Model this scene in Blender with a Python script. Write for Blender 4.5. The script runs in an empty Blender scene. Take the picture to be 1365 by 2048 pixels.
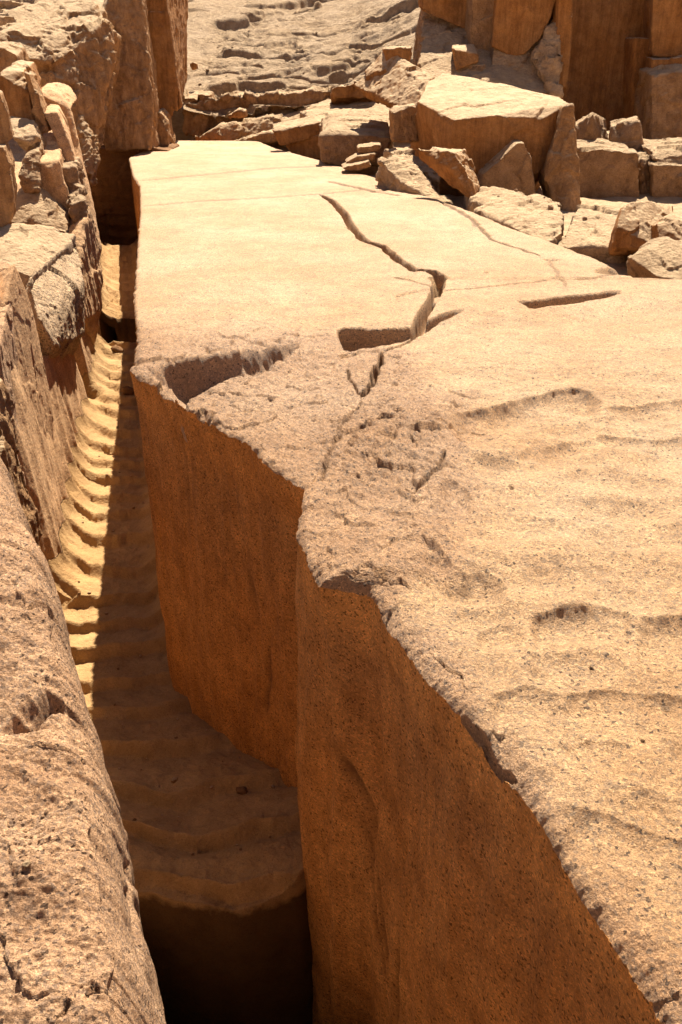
import bpy, bmesh, math
import numpy as np
from mathutils import Vector

SC = bpy.context.scene
COL = SC.collection
R = math.radians

# ------------------------------------------------------------------ camera
CAMZ, FPX, PITCH = 1.7, 1700.0, R(28.0)
cam_d = bpy.data.cameras.new("camera")
cam_d.sensor_fit = 'VERTICAL'
cam_d.sensor_height = 36.0
cam_d.lens = FPX / 2048.0 * 36.0
cam_d.clip_start = 0.05
cam_d.clip_end = 2000
cam = bpy.data.objects.new("camera", cam_d)
cam.location = (0, 0, CAMZ)
cam.rotation_euler = (R(90) - PITCH, 0, 0)
COL.objects.link(cam)
SC.camera = cam

# ------------------------------------------------------------------ sky and sun
SUN = Vector((0.085, 0.56, 0.83)).normalized()      # direction towards the sun
world = bpy.data.worlds.new("World")
SC.world = world
world.use_nodes = True
wn = world.node_tree
for n in list(wn.nodes):
    wn.nodes.remove(n)
sky = wn.nodes.new('ShaderNodeTexSky')
sky.sky_type = 'NISHITA'
sky.sun_disc = False
sky.sun_elevation = math.asin(SUN.z)
sky.sun_rotation = math.atan2(SUN.x, SUN.y)
sky.dust_density = 0.6
sky.air_density = 0.6
sky.ozone_density = 0.6
bg = wn.nodes.new('ShaderNodeBackground')
bg.inputs['Strength'].default_value = 0.05
wo = wn.nodes.new('ShaderNodeOutputWorld')
wn.links.new(sky.outputs[0], bg.inputs[0])
wn.links.new(bg.outputs[0], wo.inputs[0])
sun_d = bpy.data.lights.new("sun", 'SUN')
sun_d.energy = 5.0
sun_d.angle = R(0.5)
sun_d.color = (1.0, 0.92, 0.76)
sun = bpy.data.objects.new("sun", sun_d)
sun.rotation_euler = SUN.to_track_quat('Z', 'Y').to_euler()
sun.location = (0, 20, 40)
COL.objects.link(sun)
SC.view_settings.view_transform = 'Standard'
SC.view_settings.look = 'None'
SC.view_settings.gamma = 1.0
SC.view_settings.exposure = 1.5
SC.cycles.diffuse_bounces = 6
SC.cycles.max_bounces = 8

# ------------------------------------------------------------------ projection helpers
CP, SP = math.cos(PITCH), math.sin(PITCH)

def ray(u, v):
    x = (np.asarray(u, float) - 682.5) / FPX
    y = -(np.asarray(v, float) - 1024.0) / FPX
    return x, CP + SP * y, -SP + CP * y

def at_y(u, v, Y):
    x, dy, dz = ray(u, v)
    t = Y / dy
    return np.stack(np.broadcast_arrays(x * t, Y + 0 * t, CAMZ + dz * t), -1)

def at_z(u, v, z):
    x, dy, dz = ray(u, v)
    t = (z - CAMZ) / dz
    return np.stack(np.broadcast_arrays(x * t, dy * t, z + 0 * t), -1)

def project(P):
    rx, ry, rz = P[..., 0], P[..., 1], P[..., 2] - CAMZ
    f = np.maximum(ry * CP - rz * SP, 0.05)
    up = ry * SP + rz * CP
    return 682.5 + FPX * rx / f, 1024.0 - FPX * up / f

# ------------------------------------------------------------------ noise in numpy
def _hash(ix, iy, iz, seed):
    h = (ix.astype(np.int64) * 374761393 + iy.astype(np.int64) * 668265263 + iz.astype(np.int64) * 2147483647 + seed * 1274126177) & 0xffffffff
    h = ((h ^ (h >> 13)) * 1274126177) & 0xffffffff
    h = ((h ^ (h >> 16)) * 2246822519) & 0xffffffff
    return (h ^ (h >> 15)) & 0xffffffff

_G = np.random.RandomState(5).normal(size=(256, 3))
_G = (_G / np.linalg.norm(_G, axis=1)[:, None]).astype(np.float32)

def perlin(P, seed=0):
    P = np.asarray(P, np.float64)
    I = np.floor(P).astype(np.int64)
    F = (P - I).astype(np.float32)
    W = F * F * F * (F * (F * 6 - 15) + 10)
    out = np.zeros(len(P), np.float32)
    for dx in (0, 1):
        wx = W[:, 0] if dx else 1 - W[:, 0]
        for dy in (0, 1):
            wy = W[:, 1] if dy else 1 - W[:, 1]
            for dz in (0, 1):
                wz = W[:, 2] if dz else 1 - W[:, 2]
                g = _G[_hash(I[:, 0] + dx, I[:, 1] + dy, I[:, 2] + dz, seed) & 255]
                d = g[:, 0] * (F[:, 0] - dx) + g[:, 1] * (F[:, 1] - dy) + g[:, 2] * (F[:, 2] - dz)
                out += d * wx * wy * wz
    return out * 1.5

def fbm(P, oct=4, gain=0.5, seed=0, ridged=False):
    P = np.asarray(P, np.float64)
    a, s, tot = 1.0, 0.0, 0.0
    out = np.zeros(len(P), np.float32)
    f = 1.0
    for o in range(oct):
        n = perlin(P * f, seed + o)
        if ridged:
            n = 0.5 - np.abs(n) * 1.4
        out += a * n
        tot += a
        a *= gain
        f *= 2.03
    return out / tot

def facets(P, seed=0):
    """worley cells, each a tilted plane: broken-stone facets"""
    P = np.asarray(P, np.float64)
    I = np.floor(P).astype(np.int64)
    best = np.full(len(P), 1e9)
    val = np.zeros(len(P))
    for dx in (-1, 0, 1):
        for dy in (-1, 0, 1):
            for dz in (-1, 0, 1):
                c = I + np.array([dx, dy, dz])
                h = _hash(c[:, 0], c[:, 1], c[:, 2], seed)
                j = np.stack([(h & 1023) / 1023., ((h >> 10) & 1023) / 1023., ((h >> 20) & 1023) / 1023.], -1)
                d = P - (c + j)
                q = (d * d).sum(1)
                g = _G[(h >> 7) & 255]
                m = q < best
                best[m] = q[m]
                val[m] = ((d * g).sum(1) * 0.9 + (((h >> 5) & 255) / 255. - .5) * .6)[m]
    return val

def sstep(a, b, x):
    t = np.clip((x - a) / (b - a), 0, 1)
    return t * t * (3 - 2 * t)

# ------------------------------------------------------------------ materials
def granite(name, base, alt, speck=95., dark=0.10, grey=0.22, bump=0.35, bscale=1.0, stain=0.5, streak=0.0, gk=.5, fk=.6, spec=.18, rgh=.92, dust_sunlit=None, bfreq=38.):
    m = bpy.data.materials.new(name)
    m.use_nodes = True
    nt = m.node_tree
    N, L = nt.nodes, nt.links
    b = N['Principled BSDF']
    b.inputs['Roughness'].default_value = rgh
    b.inputs['Specular IOR Level'].default_value = spec
    tc = N.new('ShaderNodeTexCoord')
    co = tc.outputs['Object']

    def noise(scale, detail=4, rough=.55, vec=None):
        n = N.new('ShaderNodeTexNoise')
        n.inputs['Scale'].default_value = scale
        n.inputs['Detail'].default_value = detail
        n.inputs['Roughness'].default_value = rough
        L.new(vec or co, n.inputs['Vector'])
        return n.outputs['Fac']

    def ramp(fac, stops):
        r = N.new('ShaderNodeValToRGB')
        e = r.color_ramp.elements
        while len(e) < len(stops):
            e.new(0.5)
        for i, (p, c) in enumerate(stops):
            e[i].position = p
            e[i].color = (*c, 1) if len(c) == 3 else c
        L.new(fac, r.inputs['Fac'])
        return r

    def mix(fac, a, b_, mode='MIX'):
        x = N.new('ShaderNodeMix')
        x.data_type = 'RGBA'
        x.blend_type = mode
        for s, val in (('Factor', fac), ('A', a), ('B', b_)):
            sock = [i for i in x.inputs if i.name == s and (i.type == 'RGBA' or s == 'Factor' and i.type == 'VALUE')][0]
            if isinstance(val, (tuple, float, int)):
                sock.default_value = (*val, 1) if isinstance(val, tuple) else val
            else:
                L.new(val, sock)
        return [o for o in x.outputs if o.type == 'RGBA'][0]

    # large patches of the two stone tints
    big = ramp(noise(0.9, 5, .6), [(0.36, (0, 0, 0)), (0.66, (1, 1, 1))])
    c = mix(big.outputs[0], base, alt)
    mid = ramp(noise(5.0, 5, .65), [(0.3, (.66, .60, .55)), (0.66, (1.16, 1.14, 1.10))])
    c = mix(stain, c, mid.outputs[0], 'MULTIPLY')
    # mineral grains
    warp = N.new('ShaderNodeVectorMath'); warp.operation = 'MULTIPLY_ADD'
    nz = N.new('ShaderNodeTexNoise'); nz.inputs['Scale'].default_value = speck * .8; nz.inputs['Detail'].default_value = 1
    L.new(co, nz.inputs['Vector'])
    L.new(nz.outputs['Color'], warp.inputs[0])
    warp.inputs[1].default_value = (.012, .012, .012)
    L.new(co, warp.inputs[2])
    vo = N.new('ShaderNodeTexVoronoi'); vo.inputs['Scale'].default_value = speck
    L.new(warp.outputs[0], vo.inputs['Vector'])
    sp = N.new('ShaderNodeSeparateColor'); L.new(vo.outputs['Color'], sp.inputs[0])
    g1 = ramp(sp.outputs[0], [(0, (.22, .20, .20)), (dark, (.26, .24, .24)), (dark + .02, (.66, .68, .74)), (dark + grey, (.80, .77, .76)), (.52, (1.0, .93, .85)), (.78, (1.10, 1.02, .92)), (1.0, (1.42, 1.36, 1.26))])
    c = mix(gk, c, g1.outputs[0], 'MULTIPLY')
    fine = ramp(noise(speck * 2.2, 3, .6), [(0.3, (.58, .54, .52)), (0.62, (1.16, 1.16, 1.16))])
    c = mix(fk, c, fine.outputs[0], 'MULTIPLY')
    if streak > 0:
        mp = N.new('ShaderNodeMapping'); mp.inputs['Scale'].default_value = (9, 9, .5)
        L.new(co, mp.inputs['Vector'])
        st = ramp(noise(1.6, 5, .7, mp.outputs[0]), [(0.38, (.55, .46, .40)), (0.56, (1.06, 1.04, 1.0))])
        c = mix(streak, c, st.outputs[0], 'MULTIPLY')
    if dust_sunlit:  # upward faces paler: dust, and sunlit tone put into the colour
        ge = N.new('ShaderNodeNewGeometry'); sx = N.new('ShaderNodeSeparateXYZ'); L.new(ge.outputs['Normal'], sx.inputs[0])
        nzv = N.new('ShaderNodeMath'); nzv.operation = 'MULTIPLY_ADD'; L.new(noise(6.0, 4, .6), nzv.inputs[0]); nzv.inputs[1].default_value = .5; L.new(sx.outputs['Z'], nzv.inputs[2])
        dr = ramp(nzv.outputs[0], [(.72, (0, 0, 0)), (1.05, (1, 1, 1))])
        c = mix(dr.outputs[0], c, mix(.8, dust_sunlit, mid.outputs[0], 'MULTIPLY'))
    ap = N.new('ShaderNodeAttribute'); ap.attribute_name = 'pit'  # pit shade put into the colour, below the rim
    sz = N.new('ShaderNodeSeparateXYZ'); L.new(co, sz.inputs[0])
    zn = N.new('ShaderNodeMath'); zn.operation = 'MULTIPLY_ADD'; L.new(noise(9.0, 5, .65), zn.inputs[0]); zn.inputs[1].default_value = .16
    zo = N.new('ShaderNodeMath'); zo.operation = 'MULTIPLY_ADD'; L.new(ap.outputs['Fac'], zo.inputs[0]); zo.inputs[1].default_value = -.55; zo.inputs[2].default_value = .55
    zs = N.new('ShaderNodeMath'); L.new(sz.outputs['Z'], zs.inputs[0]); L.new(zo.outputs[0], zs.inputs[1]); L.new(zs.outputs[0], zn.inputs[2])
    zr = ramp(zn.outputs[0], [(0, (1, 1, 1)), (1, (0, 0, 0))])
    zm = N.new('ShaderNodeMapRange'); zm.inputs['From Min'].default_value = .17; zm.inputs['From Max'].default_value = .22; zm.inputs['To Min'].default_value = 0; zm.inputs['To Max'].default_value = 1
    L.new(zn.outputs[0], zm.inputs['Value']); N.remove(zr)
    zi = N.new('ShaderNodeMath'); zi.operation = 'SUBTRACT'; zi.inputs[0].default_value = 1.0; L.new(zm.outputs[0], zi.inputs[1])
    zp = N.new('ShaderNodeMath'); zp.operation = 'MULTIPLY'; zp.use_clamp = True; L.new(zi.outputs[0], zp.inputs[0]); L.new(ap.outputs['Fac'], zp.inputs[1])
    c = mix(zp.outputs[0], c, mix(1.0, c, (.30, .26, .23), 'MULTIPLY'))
    ak = N.new('ShaderNodeAttribute'); ak.attribute_name = 'skin_bounce'
    c = mix(ak.outputs['Fac'], c, mix(.85, c, (.80, .76, .80), 'MULTIPLY'))
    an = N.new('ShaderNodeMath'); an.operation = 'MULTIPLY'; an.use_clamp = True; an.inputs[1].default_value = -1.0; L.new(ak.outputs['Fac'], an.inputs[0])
    c = mix(an.outputs[0], c, mix(1.0, c, (1.15, 1.26, 1.45), 'MULTIPLY'))  # bounce light on the near wall, put into the colour
    at = N.new('ShaderNodeAttribute'); at.attribute_name = 'crk'
    c = mix(at.outputs['Fac'], c, (.16, .075, .03))
    L.new(c, b.inputs['Base Color'])
    # grain relief
    bp1 = N.new('ShaderNodeBump'); bp1.inputs['Strength'].default_value = bump; bp1.inputs['Distance'].default_value = 0.05 * bscale
    L.new(noise(bfreq / bscale, 6, .68), bp1.inputs['Height'])
    bp2 = N.new('ShaderNodeBump'); bp2.inputs['Strength'].default_value = bump * .7; bp2.inputs['Distance'].default_value = 0.006
    L.new(noise(speck * 1.3, 3, .6), bp2.inputs['Height'])
    L.new(bp1.outputs[0], bp2.inputs['Normal'])
    L.new(bp2.outputs[0], b.inputs['Normal'])
    return m

M_TOP = granite("granite", (.545, .335, .17), (.63, .435, .265), speck=120, dark=.02, grey=.2, bump=1.0, bfreq=80., bscale=.55, spec=.4, rgh=.65, gk=1.0, fk=.8)
M_BANK = granite("bank_granite", (.48, .305, .17), (.53, .35, .21), speck=90, dark=.02, grey=.22, bump=.35, bscale=1.2, stain=.9, gk=.7)
M_WALL = granite("hewn_granite", (.57, .255, .068), (.60, .295, .095), speck=135, dark=.06, grey=.18, bump=.8, stain=.9, streak=.22, gk=.85)
M_ROUGH = granite("rough_granite", (.54, .34, .21), (.59, .41, .28), speck=120, dark=.03, grey=.22, bump=1.0, bfreq=60., bscale=.7, stain=.9, gk=1.0, fk=.8)
M_SPECK = granite("speckled_granite", (.45, .325, .21), (.48, .355, .24), speck=75, dark=.12, grey=.35, bump=.7, bscale=1.6, stain=.8, gk=.75)
M_SAND = granite("packed_sand", (.38, .235, .105), (.41, .265, .13), speck=180, dark=.02, grey=.05, bump=.6, stain=.7, gk=.4)
M_DARK_SHADED = granite("dark_and_shaded_rock", (.20, .10, .04), (.24, .13, .06), speck=120, dark=.1, bump=.5)  # dark stones, and the shade painted into the trench end wall
M_SLOPE = granite("sheeted_granite", (.46, .325, .20), (.50, .37, .25), speck=70, dark=.02, grey=.2, bump=1.0, bscale=3.0, bfreq=50., stain=1.0, gk=.3)
_D = (.50, .35, .215)
M_ROCK = granite("weathered_granite", (.40, .235, .115), (.45, .28, .155), speck=75, dark=.02, grey=.2, bump=.8, bscale=2.0, stain=1.0, streak=.4, gk=.3, dust_sunlit=_D)
M_PALE = granite("pale_granite", (.44, .31, .205), (.48, .35, .235), speck=70, dark=.02, grey=.2, bump=.8, bscale=2.4, stain=1.0, gk=.3, dust_sunlit=_D)
M_RUST = granite("rusty_granite", (.32, .15, .05), (.36, .195, .085), speck=75, dark=.015, grey=.1, bump=.6, bscale=2.0, stain=.9, streak=.45, gk=.3, dust_sunlit=_D)
M_GREY = granite("grey_granite", (.37, .235, .14), (.40, .245, .135), speck=75, dark=.03, grey=.25, bump=.9, bscale=2.2, stain=1.0, gk=.3, dust_sunlit=_D)

# ------------------------------------------------------------------ mesh helpers
def mesh_from(name, V, F, mat, crk=None, smooth=True):
    V = np.asarray(V, np.float32)
    me = bpy.data.meshes.new(name)
    nf, k = F.shape
    me.vertices.add(len(V)); me.vertices.foreach_set('co', V.ravel())
    me.loops.add(nf * k); me.loops.foreach_set('vertex_index', F.astype(np.int32).ravel())
    me.polygons.add(nf)
    me.polygons.foreach_set('loop_start', np.arange(0, nf * k, k, dtype=np.int32))
    me.polygons.foreach_set('loop_total', np.full(nf, k, np.int32))
    me.update(calc_edges=True)
    me.polygons.foreach_set('use_smooth', np.full(nf, smooth, bool))
    if crk is not None:
        a = me.attributes.new('crk', 'FLOAT', 'POINT')
        a.data.foreach_set('value', np.asarray(crk, np.float32).ravel())
    me.materials.append(mat)
    me.update()
    return me

def grid_faces(nr, nc):
    i = np.arange(nr - 1)[:, None] * nc + np.arange(nc - 1)[None]
    return np.stack([i, i + 1, i + nc + 1, i + nc], -1).reshape(-1, 4)

def link(name, me, loc=(0, 0, 0), label=None, cat=None, group=None, kind=None):
    o = bpy.data.objects.new(name, me)
    o.location = loc
    COL.objects.link(o)
    if label: o['label'] = label
    if cat: o['category'] = cat
    if group: o['group'] = group
    if kind: o['kind'] = kind
    return o

def interp(x, pts):
    p = np.array(sorted(pts), float)
    return np.interp(x, p[:, 0], p[:, 1])

def poly_dist(X, Y, pts):
    """distance from points to a polyline (world xy) and the running parameter"""
    best = np.full(X.shape, 1e9); par = np.zeros(X.shape)
    n = len(pts) - 1
    for k in range(n):
        a, b = pts[k], pts[k + 1]
        d = b - a
        L2 = max(1e-9, d @ d)
        t = np.clip(((X - a[0]) * d[0] + (Y - a[1]) * d[1]) / L2, 0, 1)
        q = np.hypot(X - a[0] - t * d[0], Y - a[1] - t * d[1])
        m = q < best
        best[m] = q[m]; par[m] = (k + t[m]) / n
    return best, par

# ------------------------------------------------------------------ the obelisk
EDGE_PX = [(258, 315), (266, 350), (280, 372), (281, 420), (275, 500), (268, 600), (275, 680), (262, 742), (300, 768), (372, 822), (430, 850), (490, 885), (540, 930), (612, 968),
           (592, 1040), (615, 1095), (640, 1140), (700, 1152), (735, 1160), (775, 1215), (850, 1320), (930, 1410), (1010, 1500), (1080, 1600), (1150, 1700), (1215, 1790), (1280, 1900), (1365, 2048)]
_e = np.array([at_z(u, v, 0.0) for u, v in EDGE_PX])
EDGE = sorted([(p[1], p[0]) for p in _e] + [(-.5, 1.0), (-6, 1.6)])
RIGHT_PX = [(520, 280), (560, 296), (610, 309), (660, 322), (740, 347), (830, 376), (900, 402), (960, 422), (1030, 452), (1120, 482), (1200, 512), (1262, 540), (1290, 554)]
_r = np.array([at_z(u, v, 0.0) for u, v in RIGHT_PX])
RIGHT = sorted([(p[1], p[0]) for p in _r] + [(_r[-1][1] - .12, 3.3), (_r[-1][1] - .3, 8.0), (-6, 8.0)])

def wall_noise_x(Y):
    P = np.stack([Y * 6, 0 * Y, 0 * Y], -1)
    return fbm(P, 3, .5, 11) * .022 + fbm(P * 5, 3, .6, 12) * .014

def edge_x(Y):
    return interp(Y, EDGE)

def build_obelisk():
    vs = np.concatenate([np.arange(2190, 860, -2.2), np.arange(860, 281, -1.05)])
    Yr = at_z(682, vs, 0.0)[:, 1]
    Yr = np.concatenate([np.linspace(-6, Yr[0] - .02, 60), Yr])
    nr = len(Yr)
    nw, nt, ns = 300, 560, 14
    xe = edge_x(Yr) + wall_noise_x(Yr) * (np.clip(Yr / 3, .6, 1.6))
    xr = np.maximum(interp(Yr, RIGHT) + fbm(np.stack([Yr * 3, Yr * 0 + 7, Yr * 0], -1), 3, .6, 3) * .06, xe + .05)
    xv = np.minimum(xr, (1420 - 682.5) / FPX * np.maximum(Yr * CP + CAMZ * SP, .2) * 1.02 + .02)
    xv = np.maximum(xv, xe + .04)
    skin_bounce_all = np.zeros((nr, nw + nt + ns)); V = np.zeros((nr, nw + nt + ns, 3)); crk = np.zeros((nr, nw + nt + ns))
    # ---- top
    s = np.linspace(0, 1, nt)
    split = 535 / nt
    ss = np.where(s < split, s / split, 1 + (s - split) / (1 - split))
    X = np.where(ss[None] <= 1, xe[:, None] + (xv - xe)[:, None] * (np.minimum(ss[None], 1) ** 1.08), xv[:, None] + (xr - xv)[:, None] * (ss[None] - 1))
    Y = np.repeat(Yr[:, None], nt, 1)
    P0 = np.stack([X, Y, 0 * X], -1)
    pu, pv = project(P0)
    behind = Y < .55
    pv = np.where(behind, 3000, pv); 
    mpp = np.maximum(Y, .5) ** 2 / (CAMZ * FPX) * (1 + (CAMZ / np.maximum(Y, .5)) ** 2) * .98      # metres of ground per photo pixel
    flat = lambda A: A.reshape(-1)
    Pn = P0.reshape(-1, 3)
    h = np.zeros_like(X)
    # gentle undulation
    h += fbm(Pn * np.array([.8, .8, 1]), 3, .5, 20).reshape(X.shape) * .05 * sstep(640, 760, pv)
    h += fbm(Pn * np.array([2.4, 2.4, 1]), 3, .5, 21).reshape(X.shape) * (.004 + .022 * sstep(600, 760, pv))
    # rough zone mask: natural skin left of the dressed, rippled floor
    bx = np.interp(pv, [600, 640, 700, 800, 1000, 1150, 1200, 1300, 1500, 1700, 2048], [200, 560, 840, 900, 960, 900, 800, 900, 1020, 1180, 1520])
    wob = fbm(Pn * 2.2, 3, .6, 31).reshape(X.shape) * 160
    rough = sstep(60, -60, pu - bx + wob) * sstep(610, 700, pv + wob * .3)
    knob = np.exp(-(((pu - 790) / 100) ** 2 + ((pv - 900) / 75) ** 2))
    de = X - xe[:, None]
    edgez = np.exp(-de / (.10 + .03 * np.sin(Y * 9))) * sstep(760, 850, pv)
    r1 = fbm(Pn * 7, 5, .58, 40, True).reshape(X.shape)
    r2 = fbm(Pn * 22, 4, .6, 41).reshape(X.shape)
    fc = facets(Pn * 5.0 + fbm(Pn * 6, 2, .5, 9)[:, None] * .5, 7).reshape(X.shape)
    amp = .05 + .95 * np.clip(rough, 0, 1)
    h += r1 * (.032 * amp + .045 * knob)
    h += fbm(Pn * 11, 3, .6, 45).reshape(X.shape) * .014 * (1 - .6 * np.clip(rough, 0, 1)) * sstep(430, 760, pv)
    h += r2 * (.0085 + .008 * np.clip(rough + knob, 0, 1.3)) * np.clip(6 / Y, .5, 1)
    h += fc * (.018 * rough + .022 * knob)
    h -= .05 * edgez * sstep(900, 1200, pv)
    h += knob * .05

    # ---- pounded hollows: overlapping shallow dishes with crisp rims between them
    rs = np.random.RandomState(21)
    field = np.zeros_like(X)
    wx = X + fbm(Pn * 3, 3, .5, 63).reshape(X.shape) * .14; wy = Y + fbm(Pn * 3, 3, .5, 64).reshape(X.shape) * .12
    yy_ = .9
    while yy_ < 5.2:
        xx_ = -.3 + rs.uniform(-.2, .2)
        while xx_ < 3.4:
            cx_, cy_ = xx_ + rs.uniform(-.10, .10), yy_ + rs.uniform(-.09, .09)
            ax_, ay_ = rs.uniform(.24, .42), rs.uniform(.15, .24)
            dd_ = rs.uniform(.022, .050) * (1.0 if yy_ < 4.4 else .6)
            m = (np.abs(wx - cx_) < ax_) & (np.abs(wy - cy_) < ay_)
            if m.any():
                r2_ = ((wx[m] - cx_) / ax_) ** 2 + ((wy[m] - cy_) / ay_) ** 2
                field[m] = np.maximum(field[m], dd_ * (1 - r2_))
            xx_ += rs.uniform(.36, .58)
        yy_ += rs.uniform(.24, .34)
    h -= .85 * field * sstep(-20, 90, pu - bx + wob * .4) * sstep(.05, .30, X - xe[:, None])
    # ---- scarps: the carved ripples (line in the photo, drop, width of face, recovery, taper px)
    def scarp(line, d, w, L, taper=40):
        ln = np.array(line, float)
        vl = np.interp(pu, ln[:, 0], ln[:, 1])
        sp = (pv - vl) * mpp
        end = sstep(ln[0, 0] - taper, ln[0, 0] + taper, pu) * (1 - sstep(ln[-1, 0] - taper, ln[-1, 0] + taper, pu) if ln[-1, 0] < 1360 else 1)
        sp = sp + fbm(Pn * 3.5, 3, .55, int(d * 1e4) + 3).reshape(X.shape) * .03 * w / .1
        return -.85 * d * sstep(-w * .35, w, sp) * np.exp(-np.maximum(sp - w, 0) / L) * end
    h += scarp([(560, 720), (680, 672), (800, 645), (1000, 622), (1200, 607), (1420, 590)], .055, .34, .5)
    def rim(line, d, w):
        ln = np.array(line, float)
        sp = (pv - np.interp(pu, ln[:, 0], ln[:, 1])) * mpp + fbm(Pn * 3.5, 3, .55, 91).reshape(X.shape) * .04
        t = (pu - ln[0, 0]) / (ln[-1, 0] - ln[0, 0])
        return 1.6 * d * np.exp(-(sp / w) ** 2) * sstep(0, .25, t) * (1 - sstep(.75, 1, t))
    def lip(line, d, w, L, taper=25):
        """a hollow with a crisp far lip: steep just under the line, easing into a bowl"""
        ln = np.array(line, float)
        sp = (pv - np.interp(pu, ln[:, 0], ln[:, 1])) * mpp + fbm(Pn * 4, 3, .55, int(ln[0, 0])).reshape(X.shape) * .016
        end = sstep(ln[0, 0] - 4, ln[0, 0] + taper, pu) * (1 - sstep(ln[-1, 0] - taper, ln[-1, 0] + 4, pu) if ln[-1, 0] < 1360 else 1)
        q = np.maximum(sp, 0)
        return -.92 * d * (1 - np.exp(-q / (w * .42))) * np.exp(-np.maximum(q - w * 1.2, 0) / (L * 1.25)) * end
    h += lip([(892, 828), (935, 820), (975, 812), (1010, 800), (1050, 787), (1100, 776), (1150, 771), (1178, 776), (1215, 800)], .088, .14, .26, 45)
    h += lip([(1195, 805), (1260, 801), (1310, 795), (1420, 784)], .050, .10, .20, 50)
    h += lip([(1060, 884), (1130, 868), (1200, 858), (1240, 856), (1300, 862), (1420, 854)], .055, .10, .20, 60)
    h += lip([(1120, 994), (1200, 987), (1290, 985), (1340, 1000)], .035, .14, .20, 50)
    h += lip([(880, 965), (905, 962), (930, 975), (955, 1005)], .040, .09, .16)
    h += lip([(830, 1062), (875, 1088), (905, 1122), (930, 1138), (975, 1133), (1002, 1148), (1030, 1178)], .055, .11, .16, 45)
    h += lip([(1005, 1130), (1090, 1125), (1230, 1120)], .022, .09, .15, 50)
    h += lip([(1060, 1222), (1130, 1209), (1200, 1204), (1250, 1210), (1275, 1226)], .055, .08, .16)
    h += lip([(1246, 1246), (1275, 1227), (1330, 1220), (1420, 1204)], .072, .10, .16, 60)
    h += lip([(950, 1250), (1000, 1231), (1050, 1243)], .028, .07, .14)
    h += lip([(980, 1382), (1060, 1366), (1130, 1380)], .035, .06, .13)
    h += lip([(1110, 1384), (1200, 1370), (1290, 1380), (1420, 1374)], .040, .06, .13, 40)
    h += lip([(1090, 1480), (1180, 1462), (1280, 1476)], .022, .05, .12, 40)
    h += lip([(1130, 1592), (1220, 1600), (1300, 1636), (1420, 1672)], .035, .06, .14, 40)
    h += rim([(895, 892), (960, 906), (1040, 898), (1075, 872)], .030, .07)
    h += rim([(1040, 848), (1110, 834), (1200, 820)], .022, .07)
    h += rim([(1080, 900), (1200, 888), (1365, 885)], .02, .08)
    h += rim([(870, 1190), (960, 1200), (1060, 1185)], .022, .07)
    h += rim([(1030, 1275), (1150, 1290), (1260, 1280)], .018, .07)
    # ---- slots: cut openings between a far line and a near line
    def slot(far, near, kdeep=1.0, soft=.015, u0=None, u1=None):
        f_, n_ = np.array(far, float), np.array(near, float)
        vf = np.interp(pu, f_[:, 0], f_[:, 1]); vn = np.interp(pu, n_[:, 0], n_[:, 1])
        jag = fbm(Pn * 4, 3, .5, 77).reshape(X.shape) * .03
        a = (pv - vf) * mpp + jag; b = (vn - pv) * mpp + jag * .6
        gap = np.maximum(vn - vf, 0) * mpp
        a -= jag * (1 - np.clip(gap / .25, 0, 1))
        D = gap * CAMZ / np.maximum(Y, .5) * kdeep
        sf = np.clip(np.maximum(soft * 2, 3.2 * mpp), .004, np.maximum(.45 * gap, 1.2 * mpp))
        e = sstep(.0, .022, X - xe[:, None]) * sstep(u0 or f_[0, 0], (u0 or f_[0, 0]) + 10, pu) * (1 - sstep((u1 or f_[-1, 0]) - 10, (u1 or f_[-1, 0]), pu))
        return -D * sstep(0, 1, a / sf) * sstep(-.004, np.maximum(.022, 1.5 * mpp), b) * e
    h += slot([(255, 728), (300, 730), (340, 724), (420, 711), (500, 702), (545, 692), (600, 678)], [(255, 729), (295, 740), (325, 775), (368, 824), (400, 796), (440, 770), (490, 758), (540, 742), (570, 720), (600, 700)], .8, .06, 200)
    h += slot([(672, 657), (700, 655), (760, 655), (826, 648)], [(672, 665), (690, 692), (740, 685), (800, 672), (826, 664)], 1.4)
    h += slot([(828, 652), (850, 640), (880, 628), (905, 620), (932, 618)], [(828, 664), (850, 656), (880, 640), (910, 630), (932, 620)], 1.6)
    h += slot([(1032, 598), (1060, 600), (1140, 590), (1245, 580)], [(1032, 602), (1062, 615), (1150, 606), (1215, 595), (1245, 586)], 1.9)
    h += slot([(788, 590), (830, 580), (872, 574)], [(788, 598), (830, 586), (872, 580)], .8)
    h += slot([(1188, 540), (1220, 532), (1275, 532)], [(1188, 546), (1230, 549), (1275, 545)], .9)
    h += slot([(1085, 516), (1100, 516), (1125, 518)], [(1085, 521), (1100, 524), (1125, 520)], 1.2)
    h += slot([(800, 362), (840, 372)], [(800, 366), (840, 378)], .8)

    ntc = sstep(-30, 10, pv - np.interp(pu, [255, 340, 420, 500, 600], [752, 728, 712, 703, 678])) * (1 - sstep(0, 20, pv - np.interp(pu, [255, 368, 440, 540, 600], [745, 826, 772, 744, 702]))) * (pu < 600)
    h += ntc * (r1 * .012 + fc * .012)
    # ---- cracks
    def crack(px, width, depth, stain=0.8, wob=.02, taper=True, reach=None):
        pts = np.array([at_z(u, v, 0.0)[:2] for u, v in px])
        lo, hi = pts.min(0) - .3, pts.max(0) + .3
        m = (X > lo[0]) & (X < hi[0]) & (Y > lo[1]) & (Y < hi[1])
        if not m.any():
            return
        xs, ys = X[m], Y[m]
        q = np.stack([xs * 5, ys * 5, 0 * xs], -1)
        xs = xs + fbm(q, 3, .6, 61) * wob * 2; ys = ys + fbm(q, 3, .6, 62) * wob * 2
        d, par = poly_dist(xs, ys, pts)
        w = np.maximum(width, 1.0 * mpp[m]) * (np.clip(np.minimum(par, 1 - par) * 8 + .35, 0, 1) if taper else 1)
        k = 1 - sstep(w * .5, w * 1.05, d)
        h[m] -= depth * k
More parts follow.
